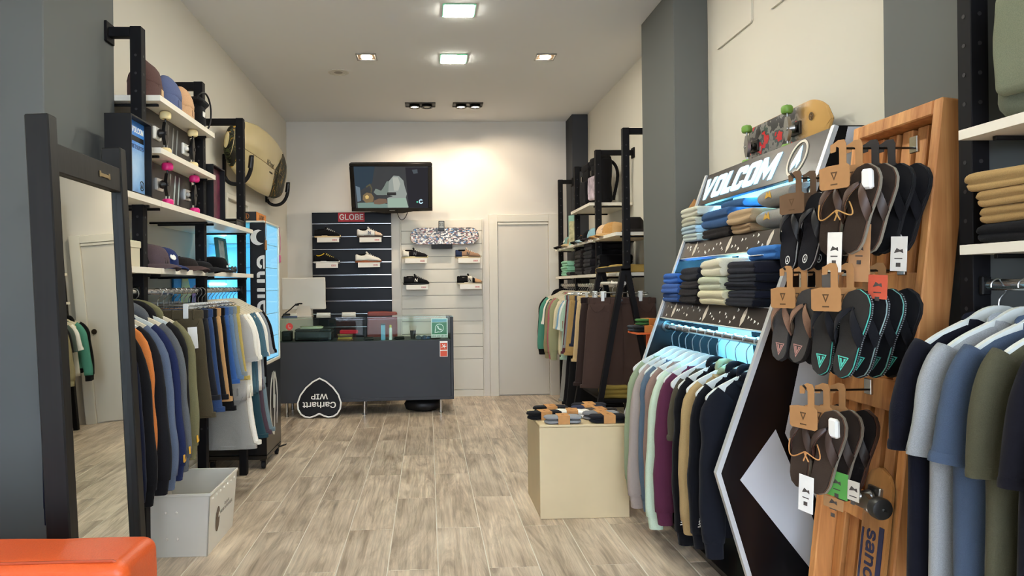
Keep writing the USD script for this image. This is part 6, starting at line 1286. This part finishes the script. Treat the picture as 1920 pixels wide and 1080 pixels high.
    if cord: P(T, 'cord', cat_([tube(curve([(s * sp - .03, -.03, -.16), (s * sp * .6, -.05, -.20), (0, -.055, -.185), (s * .01, -.053, -.215)], 16), .0022, 6) for s in (-1, 1)]), plain(cord, .7))
    if foam: P(T, 'foam_block', wob(bx((.075, -.02, -.10), (.035, .02, .06), .006), .003, 40), M_paper)
    return T
def peg(label, y, z, length):
    x = 1.285 + .1168 * z; T = thing('display_peg', label, 'peg', None, (x, y, z))
    P(T, 'plate', pm(bb(-.018, .018, -.02, .03, -.026, -.0215, .001)) if False else bx((-.006, 0, .01), (.010, .035, .05), .002), M_chrome)
    P(T, 'rod', tube([(-.004, 0, 0), (-length, 0, 0), (-length - .012, 0, .004), (-length - .024, 0, .018)], .0035, 8), M_dsteel)
    return x
MINT = '#58c4ae'
RZS = -1.22
def along(y, z, n, x0, dx, zo=-.004):
    return [(x0 + dx * k, y, z + zo) for k in range(n)]
# upper row
peg('dark metal peg holding the black sandals at the upper left of the sandal rack', 2.39, 1.655, .205)
for k, (p_, kw) in enumerate(zip(along(2.39, 1.655, 3, 1.30, .05), (
    dict(label='black flip-flops with white sole edge and oval heel logo, first on the upper left peg', foot='#26252a', sole='#1b1b1e', mid='#c9c6c0', strap='!#17171b', logo='#d8d6d0', logotype='o', card='#6d5138'),
    dict(label='black flip-flops behind the white-edged pair on the upper left peg', foot='#1c1b1d', sole='#131315', strap='#161517', logo='#b5b2ac', logotype='o', card='#5d4632', tags=(('paper_tag', -.02, -.28, .035, .10, '#c9bda6'),)),
    dict(label='all black flip-flops, innermost on the upper left peg', foot='#151417', sole='#121214', strap='#141315', logo='#a9a6a0', logotype='o', card='#5d4632')))):
    sandal_pair(o=p_, rz=RZS, **kw)
peg('dark metal peg holding the brown sandals at the upper right of the sandal rack', 2.09, 1.70, .22)
for k, (p_, kw) in enumerate(zip(along(2.09, 1.70, 4, 1.275, .05), (
    dict(label='brown leather flip-flops with cord and foam block, first on the upper right peg', foot='#3f3229', sole='#8c8474', mid='#6f5240', strap='!#4a3428', lining='#8a5f3c', cord='#b98a4a', foam=True, tags=(('paper_tag', -.01, -.25, .05, .12, '#efeae0'),)),
    dict(label='dark brown flip-flops with beige sole and kraft tag on the upper right peg', foot='#352b25', sole='#8f8675', mid='#5a3d2c', strap='!#382a22', tags=(('kraft_tag', .02, -.23, .07, .17, '#b98a5e'), ('red_tag', .075, -.38, .06, .07, '#c8543a'))),
    dict(label='plain black flip-flops with thick sole on the upper right peg', foot='#161517', sole='#121214', strap='#19181a', card='#2a2522', tags=(('paper_tag', .09, -.27, .05, .10, '#d9d5cc'),)),
    dict(label='black flip-flops with oval strap badge, innermost on the upper right peg', foot='#18171a', sole='#141416', strap='#1b1a1d', logo='#c9c6c0', logotype='o', card='#2a2522')))):
    sandal_pair(o=p_, rz=RZS, **kw)
# middle row
peg('metal peg holding the taupe sandals at the middle left of the sandal rack', 2.38, 1.33, .2)
for k, (p_, kw) in enumerate(zip(along(2.38, 1.33, 3, 1.26, .05), (
    dict(label='grey flip-flops with taupe straps and pink heel mark on the middle left peg', foot='#4b4846', sole='#242326', strap='#8f6f5c', lining='#7a6450', logo='#b98a80', L=.255),
    dict(label='black flip-flops behind the taupe pair on the middle left peg', foot='#232225', sole='#161518', strap='#1b1a1d', L=.26),
    dict(label='black flip-flops with rope edge, innermost on the middle left peg', foot='#201f22', sole='#161518', strap='#1b1a1d', tread=True, L=.26)))):
    sandal_pair(o=p_, rz=RZS, **kw)
peg('metal peg holding the mint edged sandals at the middle right of the sandal rack', 2.09, 1.33, .205)
for k, (p_, kw) in enumerate(zip(along(2.09, 1.33, 4, 1.245, .049), (
    dict(label='grey flip-flops with mint edge and mint triangle logo, first on the middle right peg', foot='#3b3835', sole='#1a1a1d', mid=MINT, strap='#26262a', logo=MINT, tread=True),
    dict(label='black flip-flops with mint triangle logo, second on the middle right peg', foot='#1d1c1f', sole='#161619', mid='#9fb8b4', strap='#222226', logo=MINT, tread=True),
    dict(label='black flip-flops with pale green edge, third on the middle right peg', foot='#18181b', sole='#151518', mid='#6fb0a4', strap='#1b1b1e', logo='#3f7f70', tread=True),
    dict(label='black flip-flops with mint triangle logo, innermost on the middle right peg', foot='#17171a', sole='#131316', strap='#19191c', logo=MINT)))):
    sandal_pair(o=p_, rz=RZS, **kw)
# lower row
peg('metal peg holding the brown sandals at the bottom of the sandal rack', 2.19, .955, .195)
for k, (p_, kw) in enumerate(zip(along(2.19, .955, 3, 1.225, .05), (
    dict(label='brown leather flip-flops with cord and white tag, first on the bottom peg', foot='#41352d', sole='#8a8070', mid='#6b4a38', strap='!#403029', lining='#6b4232', cord='#c48a52', foam=True, tags=(('white_tag', .0, -.26, .055, .115, '#efeee9'),)),
    dict(label='dark brown flip-flops with green label, middle of the bottom peg', foot='#362c26', sole='#8d8373', mid='#5d4030', strap='!#2f2520', tags=(('green_label', .055, -.235, .075, .08, '#57a04a'), ('kraft_tag', .04, -.318, .07, .035, '#b08558'), ('white_tag', .11, -.25, .04, .06, '#cfc8ba'))),
    dict(label='black brown flip-flops, innermost on the bottom peg', foot='#231e1d', sole='#4a3226', mid='#5d3826', strap='!#1f1a19')))):
    sandal_pair(o=p_, rz=RZS, **kw)
# cruiser skateboard hung on the lower boards
exb, ezb = -PU, -PN_
eyb = np.cross(ezb, exb)
ctr = PO + PU * .44 + PN_ * .016 + np.array((0, -.135, 0))
board_thing('skateboard', 'wooden cruiser skateboard with navy stripes hung at the foot of the sandal rack', ctr, exb, eyb, ezb, L=.60, Wd=.125, bot=wood('cruiser_wood', '#8a5a30', '#c08a50', 'z', .8, .4), wheel='#2a2825', truckm=M_steel, basep=M_steel, roadw=.032, tr=(-.20, .19), edge='#a9763f',
    extra=[('stripe', cat_([bb(-.13, .28, -.05, -.03, -.0056, -.003, 0)]), plain('#20264a', .5)), ('stripe', bb(-.105, .28, .042, .050, -.0052, -.002, 0), plain('#20264a', .5)),
           ('lettering', basis(text('sanc', .05, .0012, True, center=False), (1, 0, 0), (0, -1, 0), (0, 0, -1), (-.115, .022, -.0048)), plain('#20264a', .5))])

# ================================================================ near right rack
for k, (y, d) in enumerate(((1.885, 'beside the sandal rack'), (1.02, 'nearest the camera'))):
    gallows('rack_post', f'black square steel rack post at the right edge, {d}', RX, y, XR, group='near right rack posts')
one('backing_panel', bb(1.70, 1.715, 1.05, 1.92, .25, 2.46, .002), M_matt, 'black backing panel behind the near right rack', 'panel')
for nm, z in (('backpack', 1.70), ('trouser', 1.392)):
    shelf(f'white {nm} shelf at the right edge of the photo', RF, 1.699, 1.05, 1.85, z, 1, [])
rail('chrome clothes rail holding the polo shirts at the right edge', RX, 1.047, 1.858, RZ)
PLO = [(1.80, '#191a25', 'polo', 'polo shirt', 'navy polo shirt, farthest on the near right rail', .08), (1.715, '#939698', 'polo', 'polo shirt', 'heather grey polo shirt with collar on the near right rail', .12), (1.63, '#445164', 'polo', 'polo shirt', 'steel blue polo shirt on the near right rail', .08), (1.54, '#4c4a39', 'tee', 't-shirt', 'olive grey t-shirt on the near right rail', .10), (1.44, '#1c1b22', 'tee', 't-shirt', 'black t-shirt with white tag on the near right rail', .08), (1.35, '#33353c', 'tee', 't-shirt', 'charcoal t-shirt at the very edge of the photo', .08)]
for k, (y, c, kd, cat, lab, vr) in enumerate(PLO):
    T2 = top('polo_shirt' if kd == 'polo' else 't_shirt', lab, cat, c, (RX - .005, y, HZ), rz=-.05, W=.25, L=.80, kind=kd, t=.028, seed=300 + k, sl_y=-.016, var=vr)
    hanger('white', 'white wooden hanger inside the ' + lab.split(' on the')[0].split(',')[0].split(' with')[0].split(' at the')[0] + ', near right rail', (RX - .005, y, HZ), -.05)
    if 'tag' in lab: P(T2, 'white_tag', bb(-.26, -.20, -.05, -.048, -.47, -.40, .0005), M_paper)
backpack('olive green backpack with drawcords standing on the near right shelf', (1.575, 1.62, 1.7005), -1.5, '#5d6152', '#737762', w=.34, d=.20, h=.52)
stack('folded_trousers', 'folded trousers', (1.57, 1.66, 1.3925), R90, [('#19181a', .05, .32, .24, 'black folded trousers under the tan pairs on the near right shelf'), ('#96784c', .042, .30, .24, 'tan folded trousers, lowest of three on the near right shelf'), ('#a18254', .042, .30, .24, 'tan folded trousers, middle of three on the near right shelf'), ('#a98a5a', .046, .33, .26, 'tan folded trousers, top of three on the near right shelf')])
